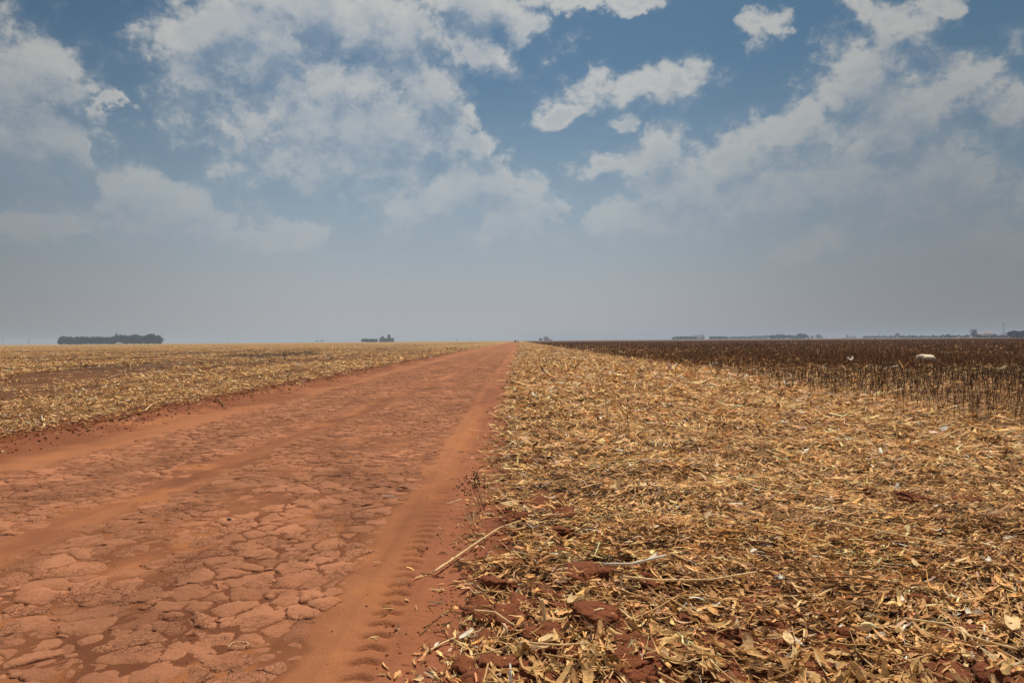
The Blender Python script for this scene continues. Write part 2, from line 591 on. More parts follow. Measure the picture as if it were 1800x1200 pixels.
def left_col(X, Y, Z):
    b = ss(fbm(X * 2, Y * 1.2, 3, 97), -0.3, 0.5)
    c = lerp((0.10, 0.036, 0.015), (0.17, 0.085, 0.036), b)
    c = lerp_mix(c, (0.16, 0.05, 0.02), (1 - ss(X, -8.3, -7.7) < 0.5) * 1.0)
    strawy = ss(Y, 40, 220)
    c = lerp_mix(c, (0.38, 0.25, 0.105), strawy * 0.85)
    c = lerp_mix(c, (0.06, 0.05, 0.035), left_dark(X, Y) * 0.6)
    return c


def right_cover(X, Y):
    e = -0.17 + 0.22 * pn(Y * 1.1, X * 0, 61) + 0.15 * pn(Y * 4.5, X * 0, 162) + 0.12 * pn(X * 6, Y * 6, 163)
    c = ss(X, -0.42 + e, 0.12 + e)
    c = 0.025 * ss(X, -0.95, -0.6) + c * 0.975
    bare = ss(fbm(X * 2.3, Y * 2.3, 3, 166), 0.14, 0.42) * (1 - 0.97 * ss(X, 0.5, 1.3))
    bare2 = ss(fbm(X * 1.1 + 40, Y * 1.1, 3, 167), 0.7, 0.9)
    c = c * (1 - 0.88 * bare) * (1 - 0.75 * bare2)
    for (x_, y_, r_) in CLODS:
        d2 = (X - x_) ** 2 + (Y - y_) ** 2
        c = c * (1 - 0.90 * np.exp(-d2 / (r_ * r_) * 1.2))
    # beneath the dark plants the litter thins out
    c = c * (1 - 0.20 * ss(X, 7.6, 9.5)) * (1 - 0.75 * ss(X, 10.5, 26)) * (1 - 0.6 * ss(fbm(X * 0.5, Y * 0.3, 2, 188), 0.0, 0.4) * ss(X, 7.0, 8.5))
    return c


def right_col(X, Y, Z):
    b = ss(fbm(X * 2.5, Y * 2.5, 3, 98), -0.4, 0.5)
    red = lerp((0.135, 0.045, 0.02), (0.21, 0.066, 0.029), b)
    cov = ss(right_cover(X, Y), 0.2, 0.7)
    c = lerp_mix(red, (0.075, 0.042, 0.022), cov)  # brown mulch under the straw, painted dark for shadow in the gaps
    c = lerp_mix(c, (0.265, 0.098, 0.052), (1 - ss(X, -0.3, -0.1)))
    return lerp_mix(c, (0.38, 0.25, 0.105), ss(Y, 40, 180) * 0.85 * ss(X, 0.0, 0.5))


def dark_col(X, Y, Z):
    b = ss(fbm(X * 0.5, Y * 0.5, 3, 99), -0.4, 0.5)
    c = lerp((0.12, 0.062, 0.030), (0.21, 0.105, 0.050), b)
    band = ss(pn(X * 0.0006 + 5, Y * 0.007, 101), -0.35, 0.3)
    fc = lerp((0.11, 0.060, 0.029), (0.22, 0.11, 0.048), band)
    t = ss(Y, 60, 260)[..., None]
    return c * (1 - t) + fc * t


def geo_steps(a, b, n, first):
    """n+1 values from a to b with growing steps"""
    k = np.arange(n + 1) / n
    span = b - a
    p = max(1.0, math.log(first / abs(span)) / math.log(1 / n))
    return a + span * k ** p


xs_road = np.concatenate([np.arange(X_LEFT, -6.9, 0.045), np.arange(-6.9, -1.3, 0.042), np.arange(-1.3, X_RIGHT - 0.004, 0.0125), [X_RIGHT]])
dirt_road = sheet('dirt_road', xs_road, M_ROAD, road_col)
left_field = sheet('stubble_field', np.concatenate([geo_steps(X_LEFT, -4000, 95, 0.06)[::-1]]), M_SOIL, left_col)
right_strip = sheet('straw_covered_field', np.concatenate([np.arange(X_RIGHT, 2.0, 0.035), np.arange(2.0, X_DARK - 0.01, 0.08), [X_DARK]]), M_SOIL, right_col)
dark_field = sheet('dark_field', geo_steps(X_DARK, 4000, 80, 0.15), M_SOIL, dark_col)


# ---------------------------------------------------------------- clay plates on the road
def plates(cs, hbase, hrnd, seed, singles):
    x0, x1, y0, y1 = -7.0, -0.7, 2.0, 95.0
    nx, ny = int((x1 - x0) / cs), int((y1 - y0) / cs)
    gx, gy = np.meshgrid(np.arange(nx), np.arange(ny))
    jx = _hash(gx, gy, seed + 301) / 4294967296.0
    jy = _hash(gx, gy, seed + 302) / 4294967296.0
    px = x0 + (gx + 0.5 + (jx - 0.5) * 0.95) * cs
    py = y0 + (gy + 0.5 + (jy - 0.5) * 0.95) * cs
    big = fbm(px * 0.8, py * 0.8, 2, 310)
    wt = (_hash(gx, gy, seed + 303) / 4294967296.0 - 0.5) * cs * cs * 1.7 * (0.7 + 0.6 * ss(big, -0.3, 0.4))
    rnd = _hash(gx, gy, seed + 304) / 4294967296.0
    rnd2 = _hash(gx, gy, seed + 305) / 4294967296.0
    pad = 2
    core = (slice(pad, ny - pad), slice(pad, nx - pad))
    cx, cy, cw = px[core].ravel(), py[core].ravel(), wt[core].ravel()
    nbx, nby, nbw = [], [], []
    for dy in range(-2, 3):
        for dx in range(-2, 3):
            if dx or dy:
                sl = (slice(pad + dy, ny - pad + dy), slice(pad + dx, nx - pad + dx))
                nbx.append(px[sl].ravel())
                nby.append(py[sl].ravel())
                nbw.append(wt[sl].ravel())
    nbx, nby, nbw = np.array(nbx), np.array(nby), np.array(nbw)
    dxx, dyy = nbx - cx, nby - cy
    dl = np.hypot(dxx, dyy)
    gap = (0.0012 + 0.009 * rnd[core].ravel() ** 2) * (cs / 0.165)
    bis = (dl * dl + cw - nbw) / (2 * dl) - gap
    d = dust(cx, cy)
    h0 = hbase + hrnd * rnd2[core].ravel() - 0.026 * d + 0.007 * fbm(cx * 0.8, cy * 0.8, 2, 320)
    ok = (bis.min(0) > 0.08 * cs) & (h0 > -0.006)
    # keep those in or near the view
    ok &= (np.abs(cx + 0.0) < cy * 0.80 + 1.8)
    idx = np.nonzero(ok)[0]
    order = idx[np.argsort(cy[idx] ** 1.0 / (0.6 + bis.min(0)[idx] * 4))]
    tiers = [(order[:300], 'single'), (order[300:], 'mass')]

    def build(ids, rings, S):
        th = np.arange(S) / S * 2 * np.pi
        ux, uy = np.cos(th), np.sin(th)
        n = len(ids)
        acc = np.zeros((n, S))
        for k in range(dxx.shape[0]):
            cs_ = (dxx[k, ids][:, None] * ux + dyy[k, ids][:, None] * uy) / dl[k, ids][:, None]
            r = np.where(cs_ > 0.03, bis[k, ids][:, None] / np.maximum(cs_, 0.03), 1e3)
            acc += r ** -9.0
        r = acc ** (-1 / 9.0)
        r = np.minimum(r, 0.42)
        bx = cx[ids][:, None] + ux * r
        by = cy[ids][:, None] + uy * r
        r = r * (1 + 0.10 * pn(bx * 9, by * 9, 330) + 0.12 * pn(bx * 24, by * 24, 331) + 0.06 * pn(bx * 60, by * 60, 332))
        hh = h0[ids][:, None]
        dome = (0.003 + 0.015 * rnd[core].ravel()[ids] ** 1.5)[:, None] * (cs / 0.165)
        tx_, ty_ = (pn(cx[ids] * 7, cy[ids] * 7, 333) * 0.05)[:, None], (pn(cx[ids] * 7, cy[ids] * 7, 334) * 0.05)[:, None]
        V = np.zeros((n, 1 + len(rings) * S, 3))
        V[:, 0, 0], V[:, 0, 1] = cx[ids], cy[ids]
        V[:, 0, 2] = h0[ids] - 0.004 + dome[:, 0] + 0.6 * (0.011 * pn(cx[ids] * 9, cy[ids] * 9, 336) + 0.006 * pn(cx[ids] * 22, cy[ids] * 22, 338))
        for q, t_ in enumerate(rings):
            xx = cx[ids][:, None] + ux * r * t_
            yy = cy[ids][:, None] + uy * r * t_
            V[:, 1 + q * S:1 + (q + 1) * S, 0] = xx
            V[:, 1 + q * S:1 + (q + 1) * S, 1] = yy
            if q == len(rings) - 1:
                hz = np.full_like(xx, -0.02)
            else:
                rough = 0.011 * pn(xx * 9, yy * 9, 336) + 0.006 * pn(xx * 22, yy * 22, 338) + 0.003 * pn(xx * 45, yy * 45, 337)
                hz = hh * (1 - 0.30 * t_ ** 3) - 0.004 + dome * (1 - t_ ** 2.2) + rough * (0.6 + 0.5 * t_) + (xx - cx[ids][:, None]) * tx_ + (yy - cy[ids][:, None]) * ty_
                if q == len(rings) - 2 and len(rings) > 2:
                    hz = hz - 0.0035
            V[:, 1 + q * S:1 + (q + 1) * S, 2] = hz
        V[:, :, 2] += H(V[:, :, 0], V[:, :, 1])
        a = np.arange(S)
        b_ = (a + 1) % S
        tri = np.stack([np.zeros(S, int), 1 + a, 1 + b_], 1)
        quads = []
        for q in range(len(rings) - 1):
            o0, o1 = 1 + q * S, 1 + (q + 1) * S
            quads.append(np.stack([o0 + a, o1 + a, o1 + b_, o0 + b_], 1))
        quads = np.concatenate(quads)
        pt = pn(cx[ids] * 2.1, cy[ids] * 2.1, 340)[:, None]
        tone = lerp((0.245, 0.103, 0.056), (0.410, 0.185, 0.105), np.clip(0.5 + 0.5 * pt + 0.5 * (rnd2[core].ravel()[ids][:, None] - 0.5), 0, 1))
        C = np.repeat(tone, V.shape[1], 1)
        d_ = dust(V[:, :, 0], V[:, :, 1])[..., None]
        C = C * (1 + 0.5 * pn(V[:, :, 0] * 1.1, V[:, :, 1] * 0.45, 341)[..., None] * 0.6)
        C = C * (1 - 0.6 * d_) + np.array((0.31, 0.12, 0.052)) * 0.6 * d_
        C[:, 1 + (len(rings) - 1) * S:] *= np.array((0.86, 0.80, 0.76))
        return V, tri, quads, C

    if singles:
        V, tri, quads, C = build(order[:300], (0.25, 0.5, 0.72, 0.88, 0.96, 1.0), 40)
    for k in range(300 if singles else 0):
        ctr = np.array((cx[order[k]], cy[order[k]], 0.0))
        me = make_mesh('clay_plate', V[k] - ctr, [tri, quads], C[k], smooth=True)
        link('clay_plate', me, M_PLATE, dirt_road, loc=tuple(ctr))
    rest = order[300:] if singles else order[(cy[order] < 26)]
    cyr = cy[rest]
    Vs, Ts, Qs, Cs, base = [], [], [], [], 0
    for lo, hi, rings, S in ((0, 9, (0.5, 0.85, 0.95, 1.0), 16 if singles else 9), (9, 20, (0.6, 0.92, 1.0), 10 if singles else 7), (20, 45, (0.85, 1.0), 9), (45, 200, (0.85, 1.0), 7)):
        ids = rest[(cyr >= lo) & (cyr < hi)]
        if not len(ids):
            continue
        V, tri, quads, C = build(ids, rings, S)
        n, m_, _ = V.shape
        off = base + np.arange(n)[:, None, None] * m_
        Ts.append((tri[None] + off).reshape(-1, 3))
        Qs.append((quads[None] + off).reshape(-1, 4))
        Vs.append(V.reshape(-1, 3))
        Cs.append(C.reshape(-1, 3))
        base += n * m_
    me = make_mesh('clay_plates_beyond', np.concatenate(Vs), [np.concatenate(Ts), np.concatenate(Qs)], np.concatenate(Cs), smooth=True)
    link('clay_crust', me, M_PLATE, dirt_road, kind='stuff')


plates(0.162, 0.0045, 0.011, 0, True)
plates(0.085, 0.0005, 0.008, 70, False)

# ---------------------------------------------------------------- straw litter
STRAW_COLS = np.array([(0.66, 0.45, 0.20), (0.60, 0.385, 0.14), (0.56, 0.37, 0.17), (0.44, 0.27, 0.11), (0.27, 0.15, 0.065),
                       (0.44, 0.34, 0.22), (0.55, 0.30, 0.15), (0.78, 0.70, 0.58), (0.12, 0.07, 0.035), (0.72, 0.53, 0.28)])
STRAW_P = np.array([0.24, 0.17, 0.16, 0.10, 0.09, 0.04, 0.05, 0.025, 0.06, 0.13])


def rot_pts(pts, yaw, pitch, roll):
    """pts (n,m,3) rotated by roll about x, pitch about y, yaw about z"""
    x, y_, z = pts[..., 0], pts[..., 1], pts[..., 2]
    c, s = np.cos(roll)[:, None], np.sin(roll)[:, None]
    y_, z = y_ * c - z * s, y_ * s + z * c
    c, s = np.cos(pitch)[:, None], np.sin(pitch)[:, None]
    x, z = x * c + z * s, -x * s + z * c
    c, s = np.cos(yaw)[:, None], np.sin(yaw)[:, None]
    x, y_ = x * c - y_ * s, x * s + y_ * c
    return np.stack([x, y_, z], -1)


def strips(P, L, Wd, yaw, pitch, roll, segs, bend, fold, cols):
    """curved leaf strips; fold = two halves along a midrib"""
    n = len(P)
    t = np.linspace(-0.5, 0.5, segs + 1)
    across = np.array([-1, 0, 1]) if fold else np.array([-1, 1])
    tt, aa = np.meshgrid(t, across, indexing='ij')
    tt, aa = tt.ravel(), aa.ravel()
    taper = np.clip(1 - np.abs(tt * 2) ** 8 * 0.4, 0.1, 1)
    tw = RNG.normal(0, 0.7, n)[:, None] * tt[None]
    x = L[:, None] * tt[None] * (1 - 0.15 * np.abs(bend)[:, None])
    w = Wd[:, None] * 0.5 * (aa * taper)[None] * (1 + RNG.normal(0, 0.22, (n, len(tt))).clip(-0.6, 0.5))
    x = x + Wd[:, None] * 0.35 * (np.abs(tt) > 0.49)[None] * RNG.normal(0, 1, (n, len(tt)))
    y_ = w * np.cos(tw)
    z = w * np.sin(tw) - (bend * L)[:, None] * (tt ** 2)[None] * 2.0
    if fold:
        z = z + Wd[:, None] * 0.22 * (np.abs(aa) - 0.6)[None] * RNG.choice([-1, 1], n)[:, None]
    y_ = y_ + (RNG.normal(0, 0.12, n) * L)[:, None] * (tt ** 2)[None] * 2
    pts = rot_pts(np.stack([x, y_, z], -1), yaw, pitch, roll) + P[:, None, :]
    k = len(across)
    fs = []
    for i in range(segs):
        for j in range(k - 1):
            a = i * k + j
            fs.append((a, a + 1, a + k + 1, a + k))
    fs = np.array(fs)
    m = pts.shape[1]
    faces = (fs[None] + (np.arange(n) * m)[:, None, None]).reshape(-1, 4)
    C = np.repeat(cols[:, None, :], m, 1)
    return pts.reshape(-1, 3), faces, C.reshape(-1, 3)


def prisms(P, L, rad, yaw, pitch, cols, bend=0.0, sides=3, taper=0.8):
    """thin stems; three rings"""
    n = len(P)
    tt = np.array([-0.5, 0.0, 0.5])
    a = np.arange(sides) / sides * 2 * np.pi
    T, A = np.meshgrid(tt, a, indexing='ij')
    T, A = T.ravel(), A.ravel()
    rr = rad[:, None] * (1 - (1 - taper) * (T + 0.5))[None]
    x = L[:, None] * T[None]
    y_ = rr * np.cos(A)[None]
    z = rr * np.sin(A)[None] - (bend * L)[:, None] * (T ** 2)[None] * 2
    pts = rot_pts(np.stack([x, y_, z], -1), yaw, pitch, np.zeros(n)) + P[:, None, :]
    fs = []
    for i in range(2):
        for j in range(sides):
            j2 = (j + 1) % sides
            fs.append((i * sides + j, i * sides + j2, (i + 1) * sides + j2, (i + 1) * sides + j))
    fs = np.array(fs)
    m = pts.shape[1]
    faces = (fs[None] + (np.arange(n) * m)[:, None, None]).reshape(-1, 4)
    C = np.repeat(cols[:, None, :], m, 1)
    return pts.reshape(-1, 3), faces, C.reshape(-1, 3)


def join(parts):
    V, Fc, C, b = [], [], [], 0
    for v, f, c in parts:
        V.append(v)
        Fc.append(f + b)
        C.append(c)
        b += len(v)
    return np.concatenate(V), np.concatenate(Fc), np.concatenate(C)


def sample_field(xlo, xhi, y0, y1, n0, yref, smax, cover):
    """points with density n0/s^2 where pieces grow with distance; returns X, Y, s"""
    xs, ys, sc = [], [], []
    y = y0
    while y < y1:
        yb = min(y1, y * 1.12)
        ym = 0.5 * (y + yb)
        s = np.clip(ym / yref, 1, smax)
        a, b = xlo(ym), xhi(ym)
        if b > a:
            dens = n0 / s ** 2 * (1.0 if s < smax else (smax * yref / ym) ** 1.7)
            n = int((b - a) * (yb - y) * dens)
            X = RNG.uniform(a, b, n)
            Y = RNG.uniform(y, yb, n)
            keep = RNG.uniform(0, 1, n) < cover(X, Y)
            xs.append(X[keep])
            ys.append(Y[keep])
            sc.append(np.clip(Y[keep] / yref, 1, smax))
        y = yb
    return np.concatenate(xs), np.concatenate(ys), np.concatenate(sc)





def left_cover(X, Y):
    e = 0.25 * pn(Y * 0.5, X * 0, 171) + 0.12 * pn(Y * 2.5, X * 0, 172)
    c = 1 - ss(X, -7.85 + e, -7.45 + e)
    c = c * (1 - 0.95 * left_bare(X, Y)) * (1 - 0.5 * left_dark(X, Y))
    return np.maximum(c, 0.012 * (X < -7.2))


def straw_cols(n, X, Y):
    ci = RNG.choice(len(STRAW_COLS), n, p=STRAW_P / STRAW_P.sum())
    c = STRAW_COLS[ci] * np.array((1.32, 1.15, 1.18)) * RNG.uniform(0.72, 1.3, (n, 1))
    mot = fbm(X * 0.9, Y * 0.9, 3, 180)[:, None]
    return np.clip(c * (1 + 0.25 * mot), 0.01, 0.90)


def litter(X, Y, s, zoff=0.0, dark=None):
    n = len(X)
    Z = H(X, Y)
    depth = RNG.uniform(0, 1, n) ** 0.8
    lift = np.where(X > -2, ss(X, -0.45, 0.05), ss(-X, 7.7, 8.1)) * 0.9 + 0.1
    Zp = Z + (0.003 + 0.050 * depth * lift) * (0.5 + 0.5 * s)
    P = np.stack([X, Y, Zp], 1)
    cols = straw_cols(n, X, Y) * (0.30 + 0.78 * depth)[:, None]  # lower pieces get a darker colour, painting shade into the straw bed
    if dark is not None:
        cols = cols * (1 - dark[:, None]) + np.array((0.05, 0.042, 0.032)) * dark[:, None]
    kind = RNG.uniform(0, 1, n)
    yaw = RNG.uniform(0, 2 * np.pi, n)
    sw = 2.2 * pn(X * 0.45, Y * 0.45, 185) - 0.25
    yaw = np.where(RNG.uniform(0, 1, n) < 0.5, sw + RNG.normal(0, 0.35, n), yaw)
    flat = 1.0 / np.sqrt(s)
    pitch = RNG.normal(0, 0.24, n) * flat * (0.3 + 0.7 * lift)
    roll = RNG.normal(0, 0.38, n)
    out = []
    near = s <= 1.0001
    L = RNG.lognormal(math.log(0.072), 0.5, n).clip(0.02, 0.22) * s
    Wd = np.minimum(RNG.lognormal(math.log(0.0145), 0.45, n).clip(0.004, 0.042) * s, L * 0.55)
    for sel, segs, fold in ((near & (kind < 0.62) & (Y < 6.5), 4, True), (near & (kind < 0.62) & (Y >= 6.5), 3, False),
                            (~near & (kind < 0.66), 2, False)):
        if sel.any():
            bend = RNG.normal(0, 0.32, sel.sum())
            out.append(strips(P[sel], L[sel], Wd[sel], yaw[sel], pitch[sel], roll[sel], segs, bend, fold, cols[sel]))
    sel = near & (kind >= 0.62)
    if sel.any():
        Ls = (RNG.lognormal(math.log(0.085), 0.55, sel.sum())).clip(0.02, 0.34)
        rs = RNG.lognormal(math.log(0.0022), 0.5, sel.sum()).clip(0.0009, 0.007)
        out.append(prisms(P[sel] + np.array((0, 0, 0.004)), Ls, rs, yaw[sel], pitch[sel] * 0.6, cols[sel], RNG.normal(0, 0.15, sel.sum())))
    sel = ~near & (kind >= 0.66)
    if sel.any():
        m = sel.sum()
        out.append(strips(P[sel], L[sel] * 1.6, Wd[sel] * 0.35, yaw[sel], pitch[sel], roll[sel], 1, RNG.normal(0, 0.1, m), False, cols[sel]))
    return join(out)


# ---------------------------------------------------------------- soil clods
def clod_mesh(seed, level=4):
    import bmesh
    bm = bmesh.new()
    bmesh.ops.create_icosphere(bm, subdivisions=level, radius=1.0)
    off = Vector((seed * 13.7, seed * 7.1, seed * 3.3))
    for v in bm.verts:
        d = v.co.normalized()
        r = 1.0 + 0.42 * mnoise.noise(d * 1.3 + off) + 0.22 * mnoise.noise(d * 3.1 + off)
        # angular facets: cells give broken lumps
        cellv = mnoise.voronoi(d * 2.2 + off)[0]
        r += 0.38 * (cellv[1] - cellv[0]) - 0.12
        r += 0.09 * mnoise.noise(d * 8.0 + off) + 0.09 * mnoise.noise(d * 17.0 + off)
        v.co = d * r
        v.co.z = v.co.z * 0.62
    me = bpy.data.meshes.new('soil_clod')
    bm.to_mesh(me)
    bm.free()
    at = me.attributes.new('col', 'FLOAT_COLOR', 'POINT')
    cc = np.tile(np.array((0.195, 0.066, 0.031, 1.0), np.float32), (len(me.vertices), 1))
    at.data.foreach_set('color', cc.ravel())
    me.polygons.foreach_set('use_smooth', np.ones(len(me.polygons), bool))
    me.materials.append(M_CLOD)
    return me


CLOD_MESHES = [clod_mesh(i) for i in range(8)]
CLOD_SMALL = [clod_mesh(i + 20, 3) for i in range(5)]
BIG_CLODS = [
    (880, 1172, 62, 'largest red soil clod by the road edge at the bottom of the straw'),
    (1045, 1085, 80, 'broad red clod half buried in straw above the torn pale husk'),
    (1028, 1008, 70, 'flat red clod lying just above the curled husk'),
    (965, 1122, 44, 'small red clod just below the short upright stalk'),
    (975, 965, 40, 'red clod with a dark hollow underneath, middle of the clod row'),
    (985, 934, 50, 'wedge shaped red clod beyond the one with the dark hollow'),
    (948, 890, 56, 'long low red clod beside the thin seedhead weed'),
    (985, 908, 46, 'red clod right behind the long low one, among chaff'),
    (915, 914, 38, 'small round red clod close to the road edge weed'),
    (872, 1028, 62, 'crumbled red clod at the road edge below the long stalk'),
    (915, 1068, 56, 'red clod overhanging a dark gap at left of the upright stalk'),
    (895, 1095, 60, 'low broken red clod beside the bleached husk'),
    (1150, 1148, 60, 'red clod under straw at the right of the clod belt'),
    (940, 815, 36, 'small dark red clod in straw farther up the verge'),
    (988, 826, 34, 'rounded red clod alone in straw beyond the weed'),
    (1605, 882, 40, 'tilted red clod in the straw at right'),
    (1690, 888, 42, 'red clod next to the tilted one, nearer the right edge'),
    (1522, 865, 34, 'small flat red clod in the middle of the right straw'),
    (1455, 838, 44, 'rough red clod with a straw crossing it'),
    (1772, 832, 30, 'small brown clod near the right edge under dark plants'),
]
for (cxp, cyp, wpx, lab) in BIG_CLODS:
    p = gp(cxp, cyp, 0.06)
    wm = wpx / F * p.y * 0.5
    wm *= 0.95
    CLODS.append((p.x, p.y, wm * 1.0))
XB, YB, SB = sample_field(lambda yy: -0.3, lambda yy: min(7.4, 0.78 * yy + 1), 2.7, 26, 5.0, 100, 1.0,
                          lambda X, Y: np.where(X < 1.5, 0.9 * ss(fbm(X * 2.3, Y * 2.3, 3, 166), -0.1, 0.3) + 0.12, 0.10 + 0.5 * ss(fbm(X * 1.1 + 40, Y * 1.1, 3, 167), 0.2, 0.5)))
SMALL_CLODS = []
for x_, y_ in zip(XB, YB):
    r_ = float(RNG.lognormal(math.log(0.035), 0.45))
    SMALL_CLODS.append((x_, y_, min(r_, 0.09)))
CLODS_MAIN = list(CLODS)
CLODS += [c for c in SMALL_CLODS if c[2] > 0.045][:60]

for k, ((cxp, cyp, wpx, lab), (x_, y_, r_)) in enumerate(zip(BIG_CLODS, CLODS_MAIN)):
    z_ = float(H(x_, y_))
    link('soil_clod', CLOD_MESHES[k % 8], loc=(x_, y_, z_ + r_ * 0.08), rot=(0.2 * math.sin(k * 3), 0.2 * math.cos(k * 5), k * 1.7),
         scale=(r_ * 1.3, r_ * (1.1 + 0.3 * ((k * 7) % 5) / 5), r_ * 0.8), label=lab, cat='soil clod', group='red soil clods in the straw')
SMALL_CLODS.sort(key=lambda c: c[1] / c[2])
for k, (x_, y_, r_) in enumerate(SMALL_CLODS[:260]):
    link('soil_lump', CLOD_SMALL[k % 5], parent=right_strip, loc=(x_, y_, float(H(x_, y_)) + r_ * 0.1),
         rot=(0.3 * math.sin(k), 0.3 * math.cos(k), k * 1.3), scale=(r_, r_ * 0.9, r_ * 0.7))
# crumbled soil along the bank of the left field
lv = []
XC = RNG.normal(-7.65, 0.22, 3000)
YC = 8.5 + 60 * RNG.uniform(0, 1, 3000) ** 1.6
import bmesh
bmt = bmesh.new()
bmesh.ops.create_icosphere(bmt, subdivisions=1, radius=1.0)
ico_v = np.array([v.co[:] for v in bmt.verts])
ico_f = np.array([[v.index for v in f.verts] for f in bmt.faces])
bmt.free()


def crumbs(X, Y, rr, name, parent, colr):
    n = len(X)
    jit = RNG.uniform(0.6, 1.3, (n, len(ico_v), 1))
    V = ico_v[None] * jit * rr[:, None, None] * np.array((1, 1, 0.7))
    V = V + np.stack([X, Y, H(X, Y) + rr * 0.3], 1)[:, None]
    Fc = (ico_f[None] + (np.arange(n) * len(ico_v))[:, None, None]).reshape(-1, 3)
    C = np.repeat(np.asarray(colr)[None, None] * RNG.uniform(0.7, 1.2, (n, 1, 1)), len(ico_v), 1)
    return link(name, make_mesh(name, V.reshape(-1, 3), Fc, C.reshape(-1, 3)), M_CRUMB, parent, kind='stuff')


crumbs(XC, YC, RNG.lognormal(math.log(0.013), 0.5, 3000).clip(0.005, 0.05), 'crumbled_soil', left_field, (0.19, 0.066, 0.031))
n_ = 3000
Yc = 2.6 + RNG.uniform(0, 1, n_) ** 2 * 16
crumbs(RNG.normal(-0.25, 0.22, n_), Yc, RNG.lognormal(math.log(0.0045), 0.5, n_).clip(0.0015, 0.016), 'loose_soil_crumbs', right_strip, (0.24, 0.08, 0.038))
n_ = 1500
Yc = 2.6 + RNG.uniform(0, 1, n_) ** 2 * 14
crumbs(RNG.uniform(-6.5, -0.4, n_), Yc, RNG.lognormal(math.log(0.0035), 0.4, n_).clip(0.0015, 0.012), 'road_grit', dirt_road, (0.30, 0.13, 0.075))

# ---------------------------------------------------------------- litter meshes
X, Y, S = sample_field(lambda yy: -1.0, lambda yy: min(9.2, 0.78 * yy + 1.3), 2.6, 520, 1750, 5.6, 5.5, right_cover)
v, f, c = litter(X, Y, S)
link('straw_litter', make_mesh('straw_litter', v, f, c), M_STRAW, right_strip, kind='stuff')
print('right litter', len(X), len(f))
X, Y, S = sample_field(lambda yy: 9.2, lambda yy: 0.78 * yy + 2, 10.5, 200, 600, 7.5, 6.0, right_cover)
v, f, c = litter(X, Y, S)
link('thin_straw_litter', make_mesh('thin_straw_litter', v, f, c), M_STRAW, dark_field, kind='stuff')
print('dark litter', len(X), len(f))
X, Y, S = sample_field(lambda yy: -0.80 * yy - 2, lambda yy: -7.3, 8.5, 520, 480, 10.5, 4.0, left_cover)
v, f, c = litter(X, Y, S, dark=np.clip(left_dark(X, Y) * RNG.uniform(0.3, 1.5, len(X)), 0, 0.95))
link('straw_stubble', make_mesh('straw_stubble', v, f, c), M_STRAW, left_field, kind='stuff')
print('left litter', len(X), len(f))

# ---------------------------------------------------------------- single husk leaves and stem pieces lying on top near the camera
def husk_mesh(kind):
    n = 1
    segs = 7
    L = RNG.uniform(0.09, 0.19)
    Wd = RNG.uniform(0.018, 0.042)
    v, f, _ = strips(np.zeros((1, 3)), np.array([L]), np.array([Wd]), np.zeros(1), np.zeros(1), np.zeros(1), segs, np.array([RNG.normal(0, 0.5)]), True, np.zeros((1, 3)))
    return make_mesh('husk_leaf', v, f, None)


HUSKS = [husk_mesh(i) for i in range(16)]
for me in HUSKS:
    me.materials.append(M_STRAW_RND)
XH, YH, _ = sample_field(lambda yy: -0.15, lambda yy: min(7.0, 0.76 * yy + 0.4), 2.8, 7.6, 60, 100, 1.0, lambda X, Y: np.clip(right_cover(X, Y), 0.12, 1))
oo = np.argsort(YH + RNG.normal(0, 0.8, len(YH)))[:300]
for k, i in enumerate(oo):
    x_, y_ = float(XH[i]), float(YH[i])
    s_ = random.uniform(0.7, 1.15)
    link('husk_leaf', HUSKS[k % 16], parent=right_strip, loc=(x_, y_, float(H(x_, y_)) + random.uniform(0.045, 0.065)),
         rot=(random.gauss(0, 0.5), random.gauss(0, 0.22), random.uniform(0, 6.28)), scale=s_)
STEMS = []
for i in range(10):
    L = RNG.uniform(0.14, 0.34)
    v, f, _ = prisms(np.zeros((1, 3)), np.array([L]), np.array([RNG.uniform(0.0025, 0.006)]), np.zeros(1), np.zeros(1), np.zeros((1, 3)), np.array([RNG.normal(0, 0.1)]), 6, 0.75)
    me = make_mesh('stem_piece', v, f, None, smooth=True)
    me.materials.append(M_STRAW_RND)
    STEMS.append(me)
XH, YH, _ = sample_field(lambda yy: -0.2, lambda yy: min(7.4, 0.76 * yy + 0.4), 2.8, 11, 14, 100, 1.0, lambda X, Y: np.clip(right_cover(X, Y), 0.15, 1))
oo = np.argsort(YH + RNG.normal(0, 1.5, len(YH)))[:130]
for k, i in enumerate(oo):
    x_, y_ = float(XH[i]), float(YH[i])
    yaw = random.gauss(0.0, 0.9) if random.random() < 0.6 else random.uniform(0, 6.28)
    link('stem_piece', STEMS[k % 10], parent=right_strip, loc=(x_, y_, float(H(x_, y_)) + random.uniform(0.05, 0.075)),
         rot=(0, random.gauss(0, 0.12), yaw), scale=random.uniform(0.8, 1.3))


